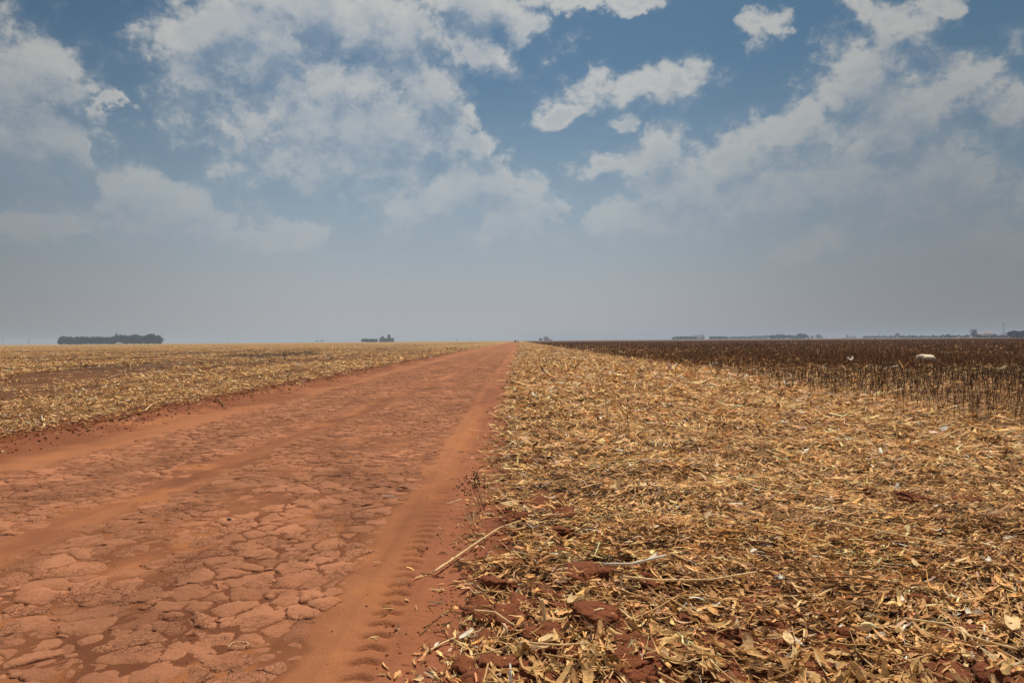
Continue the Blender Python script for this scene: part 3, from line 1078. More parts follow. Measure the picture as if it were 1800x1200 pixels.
# ---------------------------------------------------------------- stalks, weeds and bits that stand out singly
def tube(pts, radii, sides=8, knots=()):
    """tube mesh along points, swelling at the knots"""
    pts = [Vector(p) for p in pts]
    # resample
    P, Rr = [], []
    for i in range(len(pts) - 1):
        for j in range(5):
            t = j / 5
            P.append(pts[i].lerp(pts[i + 1], t))
            Rr.append(radii[i] * (1 - t) + radii[i + 1] * t)
    P.append(pts[-1])
    Rr.append(radii[-1])
    for k in range(2, len(P) - 1, 4):
        Rr[k] *= 1.28
    V, Fc = [], []
    for i, p in enumerate(P):
        d = (P[min(i + 1, len(P) - 1)] - P[max(i - 1, 0)]).normalized()
        a = d.cross(Vector((0.3, 0.2, 1))).normalized() if abs(d.z) < 0.95 else d.cross(Vector((1, 0, 0))).normalized()
        b = d.cross(a)
        for s in range(sides):
            t = s / sides * 2 * math.pi
            V.append(p + a * math.cos(t) * Rr[i] + b * math.sin(t) * Rr[i])
    n = len(P)
    for i in range(n - 1):
        for s in range(sides):
            s2 = (s + 1) % sides
            Fc.append((i * sides + s, i * sides + s2, (i + 1) * sides + s2, (i + 1) * sides + s))
    V.append(P[0])
    V.append(P[-1])
    tri = [(len(V) - 2, (s + 1) % sides, s) for s in range(sides)] + [(len(V) - 1, (n - 1) * sides + s, (n - 1) * sides + (s + 1) % sides) for s in range(sides)]
    return make_mesh('stalk', [tuple(v) for v in V], [np.array(Fc), np.array(tri)], None, smooth=True)


def leaf_blade(p0, direction, L, Wd, droop=0.5, curl=0.3, segs=8):
    d = Vector(direction).normalized()
    side = d.cross(Vector((0, 0, 1)))
    if side.length < 0.1:
        side = Vector((1, 0, 0))
    side.normalize()
    V, Fc = [], []
    for i in range(segs + 1):
        t = i / segs
        c = Vector(p0) + d * L * t + Vector((0, 0, -droop * L * t * t)) + side * curl * L * t * t * 0.5
        w = Wd * 0.5 * (1 - t) ** 0.5 * min(1, 0.5 + t * 3) + 0.0008
        up = Vector((0, 0, 1)) * Wd * 0.25
        tw = curl * t * 3
        s2 = side * math.cos(tw) + Vector((0, 0, 1)) * math.sin(tw)
        V += [c - s2 * w + up * 0.5, c - up * 0.2, c + s2 * w + up * 0.5]
    for i in range(segs):
        for j in (0, 1):
            a = i * 3 + j
            Fc.append((a, a + 1, a + 4, a + 3))
    return make_mesh('leaf_sheath', [tuple(v) for v in V], np.array(Fc), None, smooth=True)


def lying(px, lift=0.045):
    """points of a stalk lying on the ground"""
    out = []
    for (a, b) in px:
        p = gp(a, b, 0.03)
        p.z = float(H(p.x, p.y)) + lift
        out.append(p)
    return out


def standing(base, tops):
    """a stalk rooted at base; tops are photo points at the same distance"""
    b = gp(base[0], base[1], 0.03)
    b.z = float(H(b.x, b.y)) - 0.02
    out = [b]
    for (a, c) in tops:
        d = ray(a, c)
        t = b.y / d.y
        out.append(Vector((d.x * t, d.y * t, CAM_H + d.z * t)))
    return out


def stalk_thing(pts, r0, r1, label, mat=M_STALK, leaves=0, name='dry_stalk', cat='stalk', leafmat=None, group=None):
    o0 = pts[0].copy()
    rel = [p - o0 for p in pts]
    rad = [r0 + (r1 - r0) * i / (len(pts) - 1) for i in range(len(pts))]
    o = link(name, tube(rel, rad), mat, loc=o0, label=label, cat=cat, group=group)
    for k in range(leaves):
        i = random.randrange(len(rel) - 1)
        t = random.random()
        p = rel[i].lerp(rel[i + 1], t)
        d = (rel[i + 1] - rel[i]).normalized() + Vector((random.gauss(0, .5), random.gauss(0, .5), 0.2))
        link('leaf_sheath', leaf_blade(p, d, random.uniform(0.06, 0.16), random.uniform(0.012, 0.025)), leafmat or mat, parent=o)
    return o


GS = 'long dry stalks lying or leaning in the straw'
stalk_thing(lying([(762, 1008), (800, 982), (838, 962), (878, 938), (925, 925)], 0.03), 0.008, 0.005,
            'long pale stalk reaching out of the straw onto the red road shoulder', leaves=4, group=GS)
stalk_thing(lying([(750, 1144), (772, 1131), (800, 1117)], 0.012), 0.0035, 0.006,
            'thin stalk ending in a bleached white husk on the road shoulder', leaves=1, leafmat=M_WHITE, group=GS)
stalk_thing(standing((958, 1118), [(957, 1085), (953, 1052)]), 0.0085, 0.0075,
            'short thick stalk standing upright among the near red clods', group=GS)
stalk_thing(lying([(1095, 1042), (1160, 1046), (1250, 1048), (1330, 1040)], 0.075), 0.007, 0.005,
            'pale stalk lying crosswise right of the flat red clod', leaves=2, group=GS)
stalk_thing(lying([(1060, 1020), (1110, 1021), (1170, 1014)], 0.09), 0.006, 0.009,
            'short grey white stalk beside the bright white husk', mat=M_WHITE, group=GS)
stalk_thing(standing((1040, 706), [(1050, 680), (1058, 656)]), 0.015, 0.009, 'slim leaning stalk, farthest of the leaning group', group=GS)
stalk_thing(standing((1102, 735), [(1076, 695), (1056, 672), (1055, 660)]), 0.020, 0.013, 'long bent stalk leaning left in the middle of the straw', leaves=2, group=GS)
stalk_thing(standing((1070, 745), [(1067, 720), (1062, 690)]), 0.018, 0.012, 'pale stalk standing just left of the long bent one', leaves=2, group=GS)
stalk_thing(standing((1107, 776), [(1104, 745), (1101, 712)]), 0.007, 0.005, 'thin brown upright stalk in the middle of the straw', mat=M_STALK_BROWN, group=GS)
stalk_thing(standing((1130, 778), [(1112, 760), (1096, 742)]), 0.010, 0.006, 'stalk leaning left at the foot of the thin brown one', leaves=2, group=GS)
stalk_thing(standing((1091, 764), [(1089, 752), (1088, 738)]), 0.009, 0.008, 'short upright stub left of the thin brown stalk', group=GS)
stalk_thing(standing((1176, 771), [(1165, 750), (1155, 727), (1143, 714)]), 0.020, 0.012, 'bent pale stalk leaning left, right of the leaning group', leaves=3, group=GS)
stalk_thing(lying([(1182, 763), (1208, 768), (1236, 775), (1262, 776)], 0.09), 0.009, 0.007, 'gently curved stalk lying at the right of the leaning group', group=GS)
stalk_thing(standing((912, 775), [(898, 750), (876, 727)]), 0.010, 0.007, 'stalk leaning out over the road shoulder', group=GS)
stalk_thing(standing((914, 800), [(907, 765), (903, 725)]), 0.009, 0.006, 'tall upright stalk at the straw edge of the road', leaves=1, group=GS)
stalk_thing(lying([(915, 770), (935, 765), (955, 761)], 0.07), 0.008, 0.006, 'short stalk crossing the foot of the upright ones', group=GS)
stalk_thing(lying([(866, 719), (880, 713), (893, 709)], 0.02), 0.008, 0.006, 'slender stalk lying on the shoulder farthest up the verge', group=GS)
stalk_thing(lying([(834, 1100), (870, 1112), (905, 1132)], 0.08), 0.005, 0.004, 'thin bowed stalk arching between the near clods', group=GS)
stalk_thing(lying([(930, 1160), (985, 1162), (1035, 1165)], 0.08), 0.005, 0.004, 'straight thin stalk lying just below the torn pale husk', group=GS)
stalk_thing(lying([(737, 1107), (750, 1094), (762, 1083)], 0.008), 0.0028, 0.002, 'small brown stick lying alone on the red shoulder', mat=M_STALK_BROWN, name='stick', cat='stick')
stalk_thing(lying([(1455, 935), (1530, 955), (1620, 975), (1700, 985)], 0.08), 0.006, 0.004, 'long stalk lying across the right straw', leaves=3, group=GS)
stalk_thing(lying([(1400, 1045), (1500, 1052), (1560, 1060), (1620, 1072)], 0.08), 0.005, 0.004, 'brown stalk lying low in the right foreground straw', mat=M_STALK_BROWN, leaves=2, group=GS)
stalk_thing(lying([(1590, 1120), (1660, 1135), (1720, 1165), (1790, 1180)], 0.08), 0.005, 0.004, 'stalk in the bottom right corner of the straw', leaves=3, group=GS)
stalk_thing(lying([(1655, 785), (1675, 773), (1690, 766)], 0.09), 0.009, 0.006, 'stalk tilted up before the dark plants at right', group=GS)
stalk_thing(lying([(1615, 780), (1640, 783), (1665, 786)], 0.09), 0.009, 0.007, 'level stalk lying before the dark plants at right', group=GS)
# left field edge stubs
for (bx, by, tx_, ty_, lab) in ((28, 770, 30, 750, 'hooked stub at the far left of the left field edge'), (53, 760, 57, 735, 'leaning stub second from the left in the left field edge'),
                               (133, 748, 133, 727, 'thick upright stub at the left field edge'), (216, 728, 217, 712, 'dark upright stub right of the thick one'),
                               (166, 732, 170, 716, 'thin stub between the thick and the dark one'), (0, 752, 1, 728, 'brown stub cut by the left edge of the picture')):
    stalk_thing(standing((bx, by), [((bx + tx_) / 2 - 1, (by + ty_) / 2), (tx_, ty_)]), 0.016, 0.012, lab, mat=M_STALK_BROWN, name='stalk_stub', group='broken stubs along the left field edge')
stalk_thing(lying([(195, 738), (204, 742), (206, 744)], 0.05), 0.014, 0.012, 'short straw coloured stalk lying at the left field edge', name='dry_stalk', group=GS)
stalk_thing(lying([(255, 738), (262, 734), (267, 731)], 0.04), 0.014, 0.010, 'pale stalk lying out on the left bank', group=GS)
stalk_thing(lying([(382, 711), (390, 714), (398, 717)], 0.04), 0.014, 0.010, 'dark short stalk on the left bank farther up', mat=M_STALK_BROWN, group=GS)

# husks that stand out by size or whiteness
def husk_thing(px, py, L, Wd, yaw, mat, label, pitch=0.1, fold=2, lift=0.06, droop=0.3, curl=0.3):
    p = gp(px, py, 0.05)
    p.z = float(H(p.x, p.y)) + lift
    o = link('corn_husk', leaf_blade((0, 0, 0), (1, 0, pitch), L, Wd, droop, curl), mat, loc=p, rot=(0, 0, yaw), label=label, cat='husk', group='large corn husks on the straw')
    for k in range(fold):
        link('husk_layer', leaf_blade((0, 0, 0.004 + 0.004 * k), (1, 0.25 * (k + 1) * (-1) ** k, pitch + 0.12), L * 0.85, Wd * 0.8, droop, -curl), mat, parent=o)
    return o


husk_thing(808, 1122, 0.13, 0.035, 0.5, M_WHITE, 'bleached white husk at the road edge, on the thin stalk', 0.05, 1, 0.03, 0.05)
husk_thing(1140, 1006, 0.12, 0.03, 0.35, M_WHITE, 'bright white husk strip in the middle foreground straw', 0.25, 1, 0.07, 0.1)
husk_thing(1000, 1078, 0.13, 0.05, 0.75, M_STALK, 'curled papery husk right of the upright stalk', 0.4, 2, 0.06, 0.3, 0.6)
husk_thing(947, 1145, 0.11, 0.055, 0.12, M_STALK, 'square torn husk in front of the small red clod', 0.1, 1, 0.07, 0.0, 0.1)
husk_thing(1390, 1155, 0.15, 0.04, 1.6, M_STALK, 'fanned out husk tuft in the bottom right straw', 0.5, 3, 0.06, 0.4, 0.3)
husk_thing(1372, 1040, 0.07, 0.035, 1.2, M_WHITE, 'crumpled white husk scrap in the centre right straw', 0.6, 2, 0.07, 0.6, 0.8)
husk_thing(1700, 1105, 0.09, 0.04, 0.3, M_WHITE, 'silvery white husk scrap in the right foreground', 0.2, 1, 0.07, 0.2, 0.7)
husk_thing(1612, 1012, 0.08, 0.04, 1.6, M_STALK, 'upright blade of husk at right', 0.7, 0, 0.06, 0.2, 0.1)
husk_thing(1680, 1013, 0.14, 0.032, 0.0, M_STALK, 'wide flat husk lying level at right', 0.05, 1, 0.075, 0.0, 0.1)
husk_thing(1738, 1012, 0.08, 0.045, 1.3, M_WHITE, 'pale husk stub beside the wide flat one', 0.5, 1, 0.06, 0.3, 0.5)
husk_thing(1780, 1135, 0.15, 0.07, 0.9, M_STALK, 'large triangular husk at the right edge', 0.35, 1, 0.06, 0.2, 0.1)
husk_thing(1130, 872, 0.13, 0.09, 1.4, M_STALK, 'broad yellowish husk in the middle straw', 0.3, 0, 0.06, 0.2, 0.1)
husk_thing(985, 985, 0.10, 0.02, 2.6, M_WHITE, 'narrow pale husk between the clods', 0.15, 0, 0.05)
husk_thing(1320, 985, 0.11, 0.03, 0.4, M_WHITE, 'whitish husk blade in the far centre right straw', 0.2, 1, 0.07)
husk_thing(880, 905, 0.20, 0.03, -0.45, M_STALK, 'split husk ribbons below the seedhead weed', 0.05, 3, 0.06, 0.05, 0.1)
husk_thing(1496, 645, 0.5, 0.30, 1.3, M_WHITE, 'small white scrap caught among the dark plants', 1.2, 1, 0.35, 0.6, 0.6)

# bits on the road
def road_bit(px, py, L, Wd, yaw, mat, label, nm='husk_scrap', cat='scrap', pitch=0.15, droop=0.25, curl=0.5):
    p = gp(px, py, 0.01)
    p.z = float(H(p.x, p.y)) + 0.022
    return link(nm, leaf_blade((-L / 2, 0, 0), (1, 0, pitch), L, Wd, droop, curl), mat, loc=p, rot=(0, 0, yaw), label=label, cat=cat, group='scraps blown onto the road')


road_bit(684, 873, 0.12, 0.045, 0.1, M_WHITE, 'curled cream husk scrap on the cracked road')
road_bit(706, 859, 0.12, 0.04, 0.35, M_STALK_BROWN, 'dark brown scrap just beyond the cream husk')
road_bit(664, 990, 0.05, 0.02, 0.3, M_STALK, 'pale flake on the dusty right side of the road')
road_bit(707, 1024, 0.055, 0.01, 0.1, M_WHITE, 'thin white flake beside the tyre print')
road_bit(728, 1002, 0.05, 0.004, 0.3, M_STALK, 'hair thin straw in the shoulder dust')
road_bit(570, 687, 0.16, 0.05, 0.6, M_WHITE, 'white speck on the left side of the road')
road_bit(552, 688, 0.13, 0.05, 0.2, M_WHITE, 'smaller white speck left of the first')
road_bit(634, 665, 0.22, 0.06, 0.2, M_WHITE, 'white speck on the road farther away')
road_bit(703, 834, 0.05, 0.03, 1.2, M_STALK_BROWN, 'tiny dark chip on the road beyond the scraps')
road_bit(333, 1114, 0.07, 0.015, 0.9, M_STALK_BROWN, 'small broken dark twig in the near cracks', 'twig', 'twig')
loop = lying([(401, 1130), (408, 1122), (420, 1121), (434, 1121), (437, 1125), (428, 1128), (412, 1129)], 0.022)
stalk_thing(loop, 0.0022, 0.0018, 'pale looped straw lying on the near road plates', name='bent_straw', cat='straw')

import bmesh as _b
bm = _b.new()
_b.ops.create_icosphere(bm, subdivisions=3, radius=1)
for v in bm.verts:
    v.co *= 1 + 0.3 * mnoise.noise(v.co * 1.4)
    v.co.z *= 0.75
me = bpy.data.meshes.new('pebble')
bm.to_mesh(me)
bm.free()
p = gp(403, 916, 0.01)
link('pebble', me, M_STONE, loc=(p.x, p.y, float(H(p.x, p.y)) + 0.026), scale=(0.020, 0.018, 0.02), label='single dark greenish pebble on the cracked road', cat='pebble')

# seedhead weed at the road edge
def weed(px, py, height, label, n=13, spread=0.16, dark=True):
    b = gp(px, py, 0.02)
    b.z = float(H(b.x, b.y))
    root = link('weed', None, loc=b, label=label, cat='weed')
    V, Fc, base = [], [], 0
    hv, hf, hb = [], [], 0
    for k in range(n):
        a = random.uniform(0, 6.28)
        l = height * random.uniform(0.55, 1.05)
        tip = Vector((math.cos(a) * spread * random.uniform(.3, 1) - (0.12 if dark else 0), math.sin(a) * spread, l))
        mid = tip * 0.5 + Vector((0, 0, l * 0.12))
        me_ = tube([Vector((math.cos(a) * 0.02, math.sin(a) * 0.02, 0)), mid, tip], [0.0022, 0.0016, 0.001], 4)
        link('stem', me_, M_STALK_BROWN if dark and k % 2 else M_STALK, parent=root)
        if dark:
            for q in range(9):
                t = random.uniform(0.55, 1.02)
                pp = mid.lerp(tip, (t - 0.5) * 2) + Vector((random.gauss(0, .012), random.gauss(0, .012), random.gauss(0, .01)))
                hv.append(np.array(pp)[None] + ico_v * random.uniform(0.0045, 0.008))
                hf.append(ico_f + hb)
                hb += len(ico_v)
    if dark:
        link('seed_heads', make_mesh('seed_heads', np.concatenate(hv), np.concatenate(hf), None), M_SEED, parent=root, kind='stuff')
    return root


M_SEED = mat_plain('dark_seed', (0.03, 0.015, 0.012), 0.9, 0.2)
weed(848, 902, 0.36, 'dry weed with dark round seedheads leaning over the road edge', n=15)
weed(862, 880, 0.2, 'pale grass tuft behind the seedhead weed', n=12, spread=0.1, dark=False)
weed(832, 925, 0.12, 'low pale grass tuft in front of the seedhead weed', n=12, spread=0.12, dark=False)
weed(922, 625, 0.55, 'tall straw tuft at the verge far up the road', n=14, spread=0.3, dark=False)


# ---------------------------------------------------------------- dark dead plants
def plant_geo(n, hs, nb, wide, rng):
    """n dead plants at the origin: returns V (n,m,3), faces, cols"""
    parts = []
    tt = np.zeros((n, 3))
    h = hs
    lean_a = rng.uniform(0, 2 * np.pi, n)
    lean = rng.normal(0, 0.22, n)
    rad = 0.0045 * wide
    c0 = PLANT_C
    cols = c0[None] * rng.lognormal(-0.15, 0.55, (n, 1)) * np.array((1, 1, 1))[None]
    P = np.stack([np.cos(lean_a) * np.sin(lean) * h / 2, np.sin(lean_a) * np.sin(lean) * h / 2, h / 2 * np.cos(lean)], 1)
    parts.append(prisms(P, h, rad, lean_a, -(np.pi / 2 - lean), cols, 0 * h, 3, 0.5))
    for b in range(nb):
        t = rng.uniform(0.25, 0.9, n)
        a = rng.uniform(0, 2 * np.pi, n)
        ang = rng.uniform(0.5, 1.25, n)
        L = h * rng.uniform(0.12, 0.34, n)
        base = np.stack([np.cos(lean_a) * np.sin(lean) * h * t, np.sin(lean_a) * np.sin(lean) * h * t, h * t * np.cos(lean)], 1)
        d = np.stack([np.cos(a) * np.cos(ang), np.sin(a) * np.cos(ang), np.sin(ang)], 1)
        parts.append(prisms(base + d * L[:, None] / 2, L, rad * 0.62, a, -ang, cols * rng.uniform(0.6, 2.0, (n, 1)), rng.normal(0, 0.2, n), 3, 0.5))
    return parts


PLANT_C = np.array((0.072, 0.039, 0.019))
rngp = np.random.default_rng(5)


def edge_x(yv):
    return 7.4 + 0.5 * pn(yv * 0.12, yv * 0, 201) + 0.25 * pn(yv * 0.7, yv * 0, 202)


PX, PY = [], []
yy = 9.5
for r_i in range(0, 60):
    xr = 7.3 + 0.38 * r_i
    ymin = max(9.8, xr / 0.80 - 0.5)
    n = int((62 - ymin) / 0.095)
    if n <= 0:
        continue
    ys = ymin + (np.arange(n) + rngp.uniform(-.4, .4, n)) * 0.095
    xs = xr + rngp.normal(0, 0.09, n)
    keep = (rngp.uniform(0, 1, n) < 0.85) & (xs > edge_x(ys)) & (rngp.uniform(0, 1, n) < 0.15 + 0.6 * ss(xs - edge_x(ys), 0.0, 2.2) + 0.25 * ss(xs, 11, 15)) & (pn(xs * 0.9, ys * 0.5, 204) > -0.42)
    PX.append(xs[keep])
    PY.append(ys[keep])
PX, PY = np.concatenate(PX), np.concatenate(PY)
o = np.argsort(PY)
PX, PY = PX[o], PY[o]
print('plants', len(PX))
PM = []
for i in range(12):
    parts = plant_geo(1, np.array([rngp.uniform(0.34, 0.60)]), 3 + i % 5, np.array([1.0]), rngp)
    v, f, c = join(parts)
    me = make_mesh('dead_plant', v, f, c)
    me.materials.append(M_DARKSTEM)
    PM.append(me)
KINDS = ['bare dark stem with few short branches, in the front rows of the dark field',
         'dark dead plant with several upright twigs, in the front rows of the dark field',
         'bushy blackened dead plant, in the front rows of the dark field']
first = None
for k in range(300):
    x_, y_ = float(PX[k]), float(PY[k])
    mi = k % 12
    link('dead_plant', PM[mi], loc=(x_, y_, float(H(x_, y_)) - 0.01), rot=(0, 0, rngp.uniform(0, 6.28)), scale=rngp.uniform(0.8, 1.15),
         label=KINDS[0 if mi % 5 < 2 else (1 if mi % 5 < 4 else 2)], cat='dead plant', group='dead plants in the front rows of the dark field')
X, Y = PX[300:], PY[300:]
sel1 = Y < 30
parts = []
for (m_, nb, wide) in ((sel1, 4, 1.35), (~sel1, 2, 1.6)):
    Xm, Ym = X[m_], Y[m_]
    if m_ is not sel1 and wide == 1.6:
        kk = rngp.uniform(0, 1, len(Xm)) < 0.55
        Xm, Ym = Xm[kk], Ym[kk]
    n = len(Xm)
    if m_ is not sel1:
        PLANT_C = np.array((0.16, 0.085, 0.038))
    g = plant_geo(n, rngp.uniform(0.18, 0.52, n), nb, np.full(n, wide), rngp)
    base = np.stack([Xm, Ym, H(Xm, Ym) - 0.01], 1)
    for v, f, c in g:
        per = len(v) // n
        v = v.reshape(n, per, 3) + base[:, None]
        parts.append((v.reshape(-1, 3), f, c))
v, f, c = join(parts)
print('plant faces', len(f))
link('dead_plant_stand', make_mesh('dead_plant_stand', v, f, c), M_DARKSTEM, dark_field, kind='stuff')
# farther out: wider clumps
XF, YF, SF = sample_field(lambda q: 8.2 if q < 40 else 8.0, lambda q: 0.80 * q + 4, 34, 700, 60, 30, 7.0, lambda X, Y: (X > edge_x(Y)) * (0.85 - 0.35 * ss(pn(X * 0.001 + 5, Y * 0.012, 101), -0.2, 0.3)))
n = len(XF)
print('far clumps', n)
hf_ = rngp.uniform(0.22, 0.48, n)
cf = np.array((0.245, 0.130, 0.058))[None] * rngp.lognormal(-0.1, 0.6, (n, 1)) * (1 + rngp.normal(0, 0.08, (n, 3)))
P = np.stack([XF, YF, H(XF, YF) + hf_ / 2], 1)
v, f, c = strips(P, hf_, 0.02 * SF * rngp.uniform(0.6, 1.6, n), rngp.uniform(0, 6.28, n), -np.full(n, np.pi / 2) + rngp.normal(0, 0.2, n), rngp.uniform(0, 6.28, n), 1, np.zeros(n), False, np.clip(cf, 0.01, 1))
link('far_plant_stand', make_mesh('far_plant_stand', v, f, c), M_DARKSTEM, dark_field, kind='stuff')


# ---------------------------------------------------------------- things in the distance
def box_mesh(name, boxes):
    V, Fc = [], []
    for (x0, x1, y0, y1, z0, z1) in boxes:
        b = len(V)
        V += [(x0, y0, z0), (x1, y0, z0), (x1, y1, z0), (x0, y1, z0), (x0, y0, z1), (x1, y0, z1), (x1, y1, z1), (x0, y1, z1)]
        Fc += [tuple(b + i for i in q) for q in ((0, 3, 2, 1), (4, 5, 6, 7), (0, 1, 5, 4), (1, 2, 6, 5), (2, 3, 7, 6), (3, 0, 4, 7))]
    return make_mesh(name, V, np.array(Fc))


def cyl_mesh(name, x, y, r, z0, z1, cone=0.0, sides=20, r1=None):
    r1 = r if r1 is None else r1
    V, Fc = [], []
    for (zz, rr) in ((z0, r), (z1, r1)):
        for s in range(sides):
            a = s / sides * 2 * math.pi
            V.append((x + rr * math.cos(a), y + rr * math.sin(a), zz))
    V.append((x, y, z1 + cone))
    q = [(s, (s + 1) % sides, sides + (s + 1) % sides, sides + s) for s in range(sides)]
    t = [(sides + s, sides + (s + 1) % sides, 2 * sides) for s in range(sides)]
    return make_mesh(name, V, [np.array(q), np.array(t)])


def gable_mesh(name, x0, x1, y0, y1, z, h, over=0.4):
    x0 -= over; x1 += over; y0 -= over; y1 += over
    ym = (y0 + y1) / 2
    t = 0.15
    V = [(x0, y0, z), (x1, y0, z), (x1, y1, z), (x0, y1, z), (x0, ym, z + h), (x1, ym, z + h)]
    Fc4 = [(0, 1, 5, 4), (2, 3, 4, 5), (0, 3, 2, 1)]
    Fc3 = [(0, 4, 3), (1, 2, 5)]
    return make_mesh(name, V, [np.array(Fc4), np.array(Fc3)])


def crown_geo(cx_, cy_, z0, z1, rx, ry, n, size, rng, lobes=7):
    """leaf clumps through a crown volume"""
    lc = rng.normal(0, 0.45, (lobes, 3))
    lc /= np.maximum(1, np.linalg.norm(lc, axis=1, keepdims=True) / 0.7)
    li = rng.integers(0, lobes, n)
    d = rng.normal(0, 1, (n, 3))
    d /= np.linalg.norm(d, axis=1, keepdims=True)
    q = lc[li] + d * rng.uniform(0.25, 0.62, (n, 1))
    P = np.stack([cx_ + q[:, 0] * rx, cy_ + q[:, 1] * ry, (z0 + z1) / 2 + q[:, 2] * (z1 - z0) * 0.42], 1)
    P[:, 2] = np.maximum(P[:, 2], 0.1)
    return P


def leaf_quads(P, size, rng):
    n = len(P)
    a = rng.normal(0, 1, (n, 3))
    a /= np.linalg.norm(a, axis=1, keepdims=True)
    b = np.cross(a, rng.normal(0, 1, (n, 3)))
    b /= np.linalg.norm(b, axis=1, keepdims=True)
    s = (size * rng.uniform(0.5, 1.3, n))[:, None]
    V = np.stack([P - a * s - b * s * 0.6, P + a * s - b * s * 0.6, P + a * s + b * s * 0.6, P - a * s + b * s * 0.6], 1)
    Fc = np.arange(n * 4).reshape(-1, 4)
    return V.reshape(-1, 3), Fc


rngt = np.random.default_rng(21)


def grove(name, pxa, pxb, dist, topf, label, depth=40, spacing=6, kind='stuff', leafn=110, size=1.1):
    """a planted block of trees that reads as one mass"""
    a, b = far(pxa, dist), far(pxb, dist)
    width = (b - a).length
    Ps = []
    tv = []
    nrow = max(1, int(depth / spacing))
    ncol = max(2, int(width / spacing))
    u = (b - a).normalized()
    back = Vector((-u.y, u.x, 0))
    if back.y < 0:
        back = -back
    tb, tf, bi = [], [], 0
    for r in range(nrow):
        for c_ in range(ncol):
            f_ = (c_ + 0.5 + rngt.uniform(-.3, .3)) / ncol
            p = a + u * width * f_ + back * (r * spacing)
            h = topf(f_) * (1 + 0.01 * r) * rngt.uniform(0.90, 1.0)
            nn = leafn if r < 2 else leafn // 3
            Ps.append(crown_geo(p.x, p.y, 0.0 if kind == 'stuff' else 1, h, spacing * 0.85, spacing * 0.85, nn, size, rngt))
            if r < 2:
                tb.append((p.x - .2, p.x + .2, p.y - .2, p.y + .2, 0, h * .7))
    P = np.concatenate(Ps)
    v, f = leaf_quads(P, size, rngt)
    root = link(name, None, loc=(0, 0, 0), label=label, cat='trees')
    link('foliage', make_mesh('foliage', v, f), M_LEAF, root, kind='stuff')
    link('trunks', box_mesh('trunks', tb), M_TRUNK, root, kind='stuff')
    root.location = a
    for ch in root.children:
        ch.data.transform(Matrix.Translation(-a))
    return root


def tree(px, dist, wpx, hpx, label, n=420, lo=0.15, name='tree', group='single trees along the horizon'):
    p = far(px, dist)
    k = dist / F
    w, h = wpx * k, hpx * k
    root = link(name, None, loc=p, label=label, cat='tree', group=group)
    P = crown_geo(0, 0, h * lo, h, w / 2, w / 2, n, 1, rngt, 9)
    v, f = leaf_quads(P, w * 0.055, rngt)
    link('crown', make_mesh('crown', v, f), M_LEAF, root)
    link('trunk', cyl_mesh('trunk', 0, 0, w * 0.035, 0, h * 0.55, 0, 8, w * 0.02), M_TRUNK, root)
    return root


K15 = 1500 / F
grove('eucalyptus_grove', 104, 285, 1500, lambda f_: (12.5 + (2.6 if f_ > 0.54 else 0) + 1.2 * math.sin(f_ * 37) * (0.3 + (f_ > .54))) * K15,
      'long dark rectangular block of trees on the left horizon', depth=42, leafn=260)
grove('tree_clump', 637, 664, 1700, lambda f_: (7.0 - 1.2 * abs(math.sin(f_ * 3.1 + 0.4)) * 0.6) * 1700 / F, 'low double clump of trees left of the dark works building', depth=24, leafn=90)
for (px, D, w, h, lab) in ((557, 2600, 5, 2.6, 'tiny low tree on the horizon left of the works, first of two'), (566.5, 2600, 6, 3.4, 'tiny low tree on the horizon, second of two'),
                           (803.5, 1500, 3, 3.6, 'small lone tree left of where the road meets the sky'), (826, 2200, 2, 3.2, 'tiny bush between the lone tree and the road end')):
    tree(px, D, w, h + 1.5, lab, n=160)
# right horizon
K22 = 2300 / F
grove('tree_belt', 1183, 1232, 2300, lambda f_: (5.2 if f_ > .1 else 4.0) * K22 * 1.15, 'low even tree belt left of the white works', depth=30, spacing=7, leafn=60, size=1.6)
grove('tree_belt', 1247, 1276, 2300, lambda f_: 5.2 * K22 * 1.1, 'low tree belt just right of the white works', depth=30, spacing=7, leafn=60, size=1.6)
grove('distant_wood', 1274, 1360, 3000, lambda f_: (3.6 + 2.4 * f_) * 3000 / F * 1.1, 'faint far wood rising towards the right', depth=40, spacing=10, leafn=50, size=2.2)
grove('tree_belt', 1355, 1415, 2200, lambda f_: (5.8 + 3.2 * math.exp(-((f_ - .27) / .12) ** 2) + 2.8 * math.exp(-((f_ - .93) / .12) ** 2)) * 2200 / F * 1.08, 'uneven dark tree belt with two humps', depth=36, spacing=7, leafn=60, size=1.6)
for (px, D, w, h, lab) in ((1409, 2200, 16, 9.5, 'tallest rounded tree at the end of the uneven belt'), (1421, 2300, 5.5, 5, 'small round tree, first after the uneven belt'),
                           (1427.5, 2300, 5, 5.2, 'small round tree, second after the uneven belt'), (1438, 3000, 9, 6.4, 'faint tree standing apart after the small pair'),
                           (1444, 3000, 5, 4.6, 'low faint tree touching the one standing apart'),
                           (1577.5, 2500, 8, 9, 'single round tree sticking out above the low belt'),
                           (1711, 1500, 10, 14.5, 'dark round tree standing tallest left of the white sheds'),
                           (1718, 1550, 5, 5.5, 'small tree at the foot of the tallest round one'),
                           (1666.5, 1700, 9, 6, 'low domed tree in the belt left of the tall round one'),
                           (1749, 1700, 7, 5.6, 'low tree between the white shed and the mast'),
                           (1794, 1150, 34, 9.5, 'broad dark tree clump cut by the right edge of the picture'),
                           (1781, 1300, 10, 5, 'low tree beside the broad clump at the right edge')):
    tree(px, D, w, h, lab, n=420, lo=0.0)
grove('hedge_belt', 1517, 1576, 2300, lambda f_: (1.9 + 1.3 * abs(math.sin(f_ * 17))) * K22 * 1.5, 'thin broken line of low trees left of the single round one', depth=14, spacing=6, leafn=45, size=1.1)
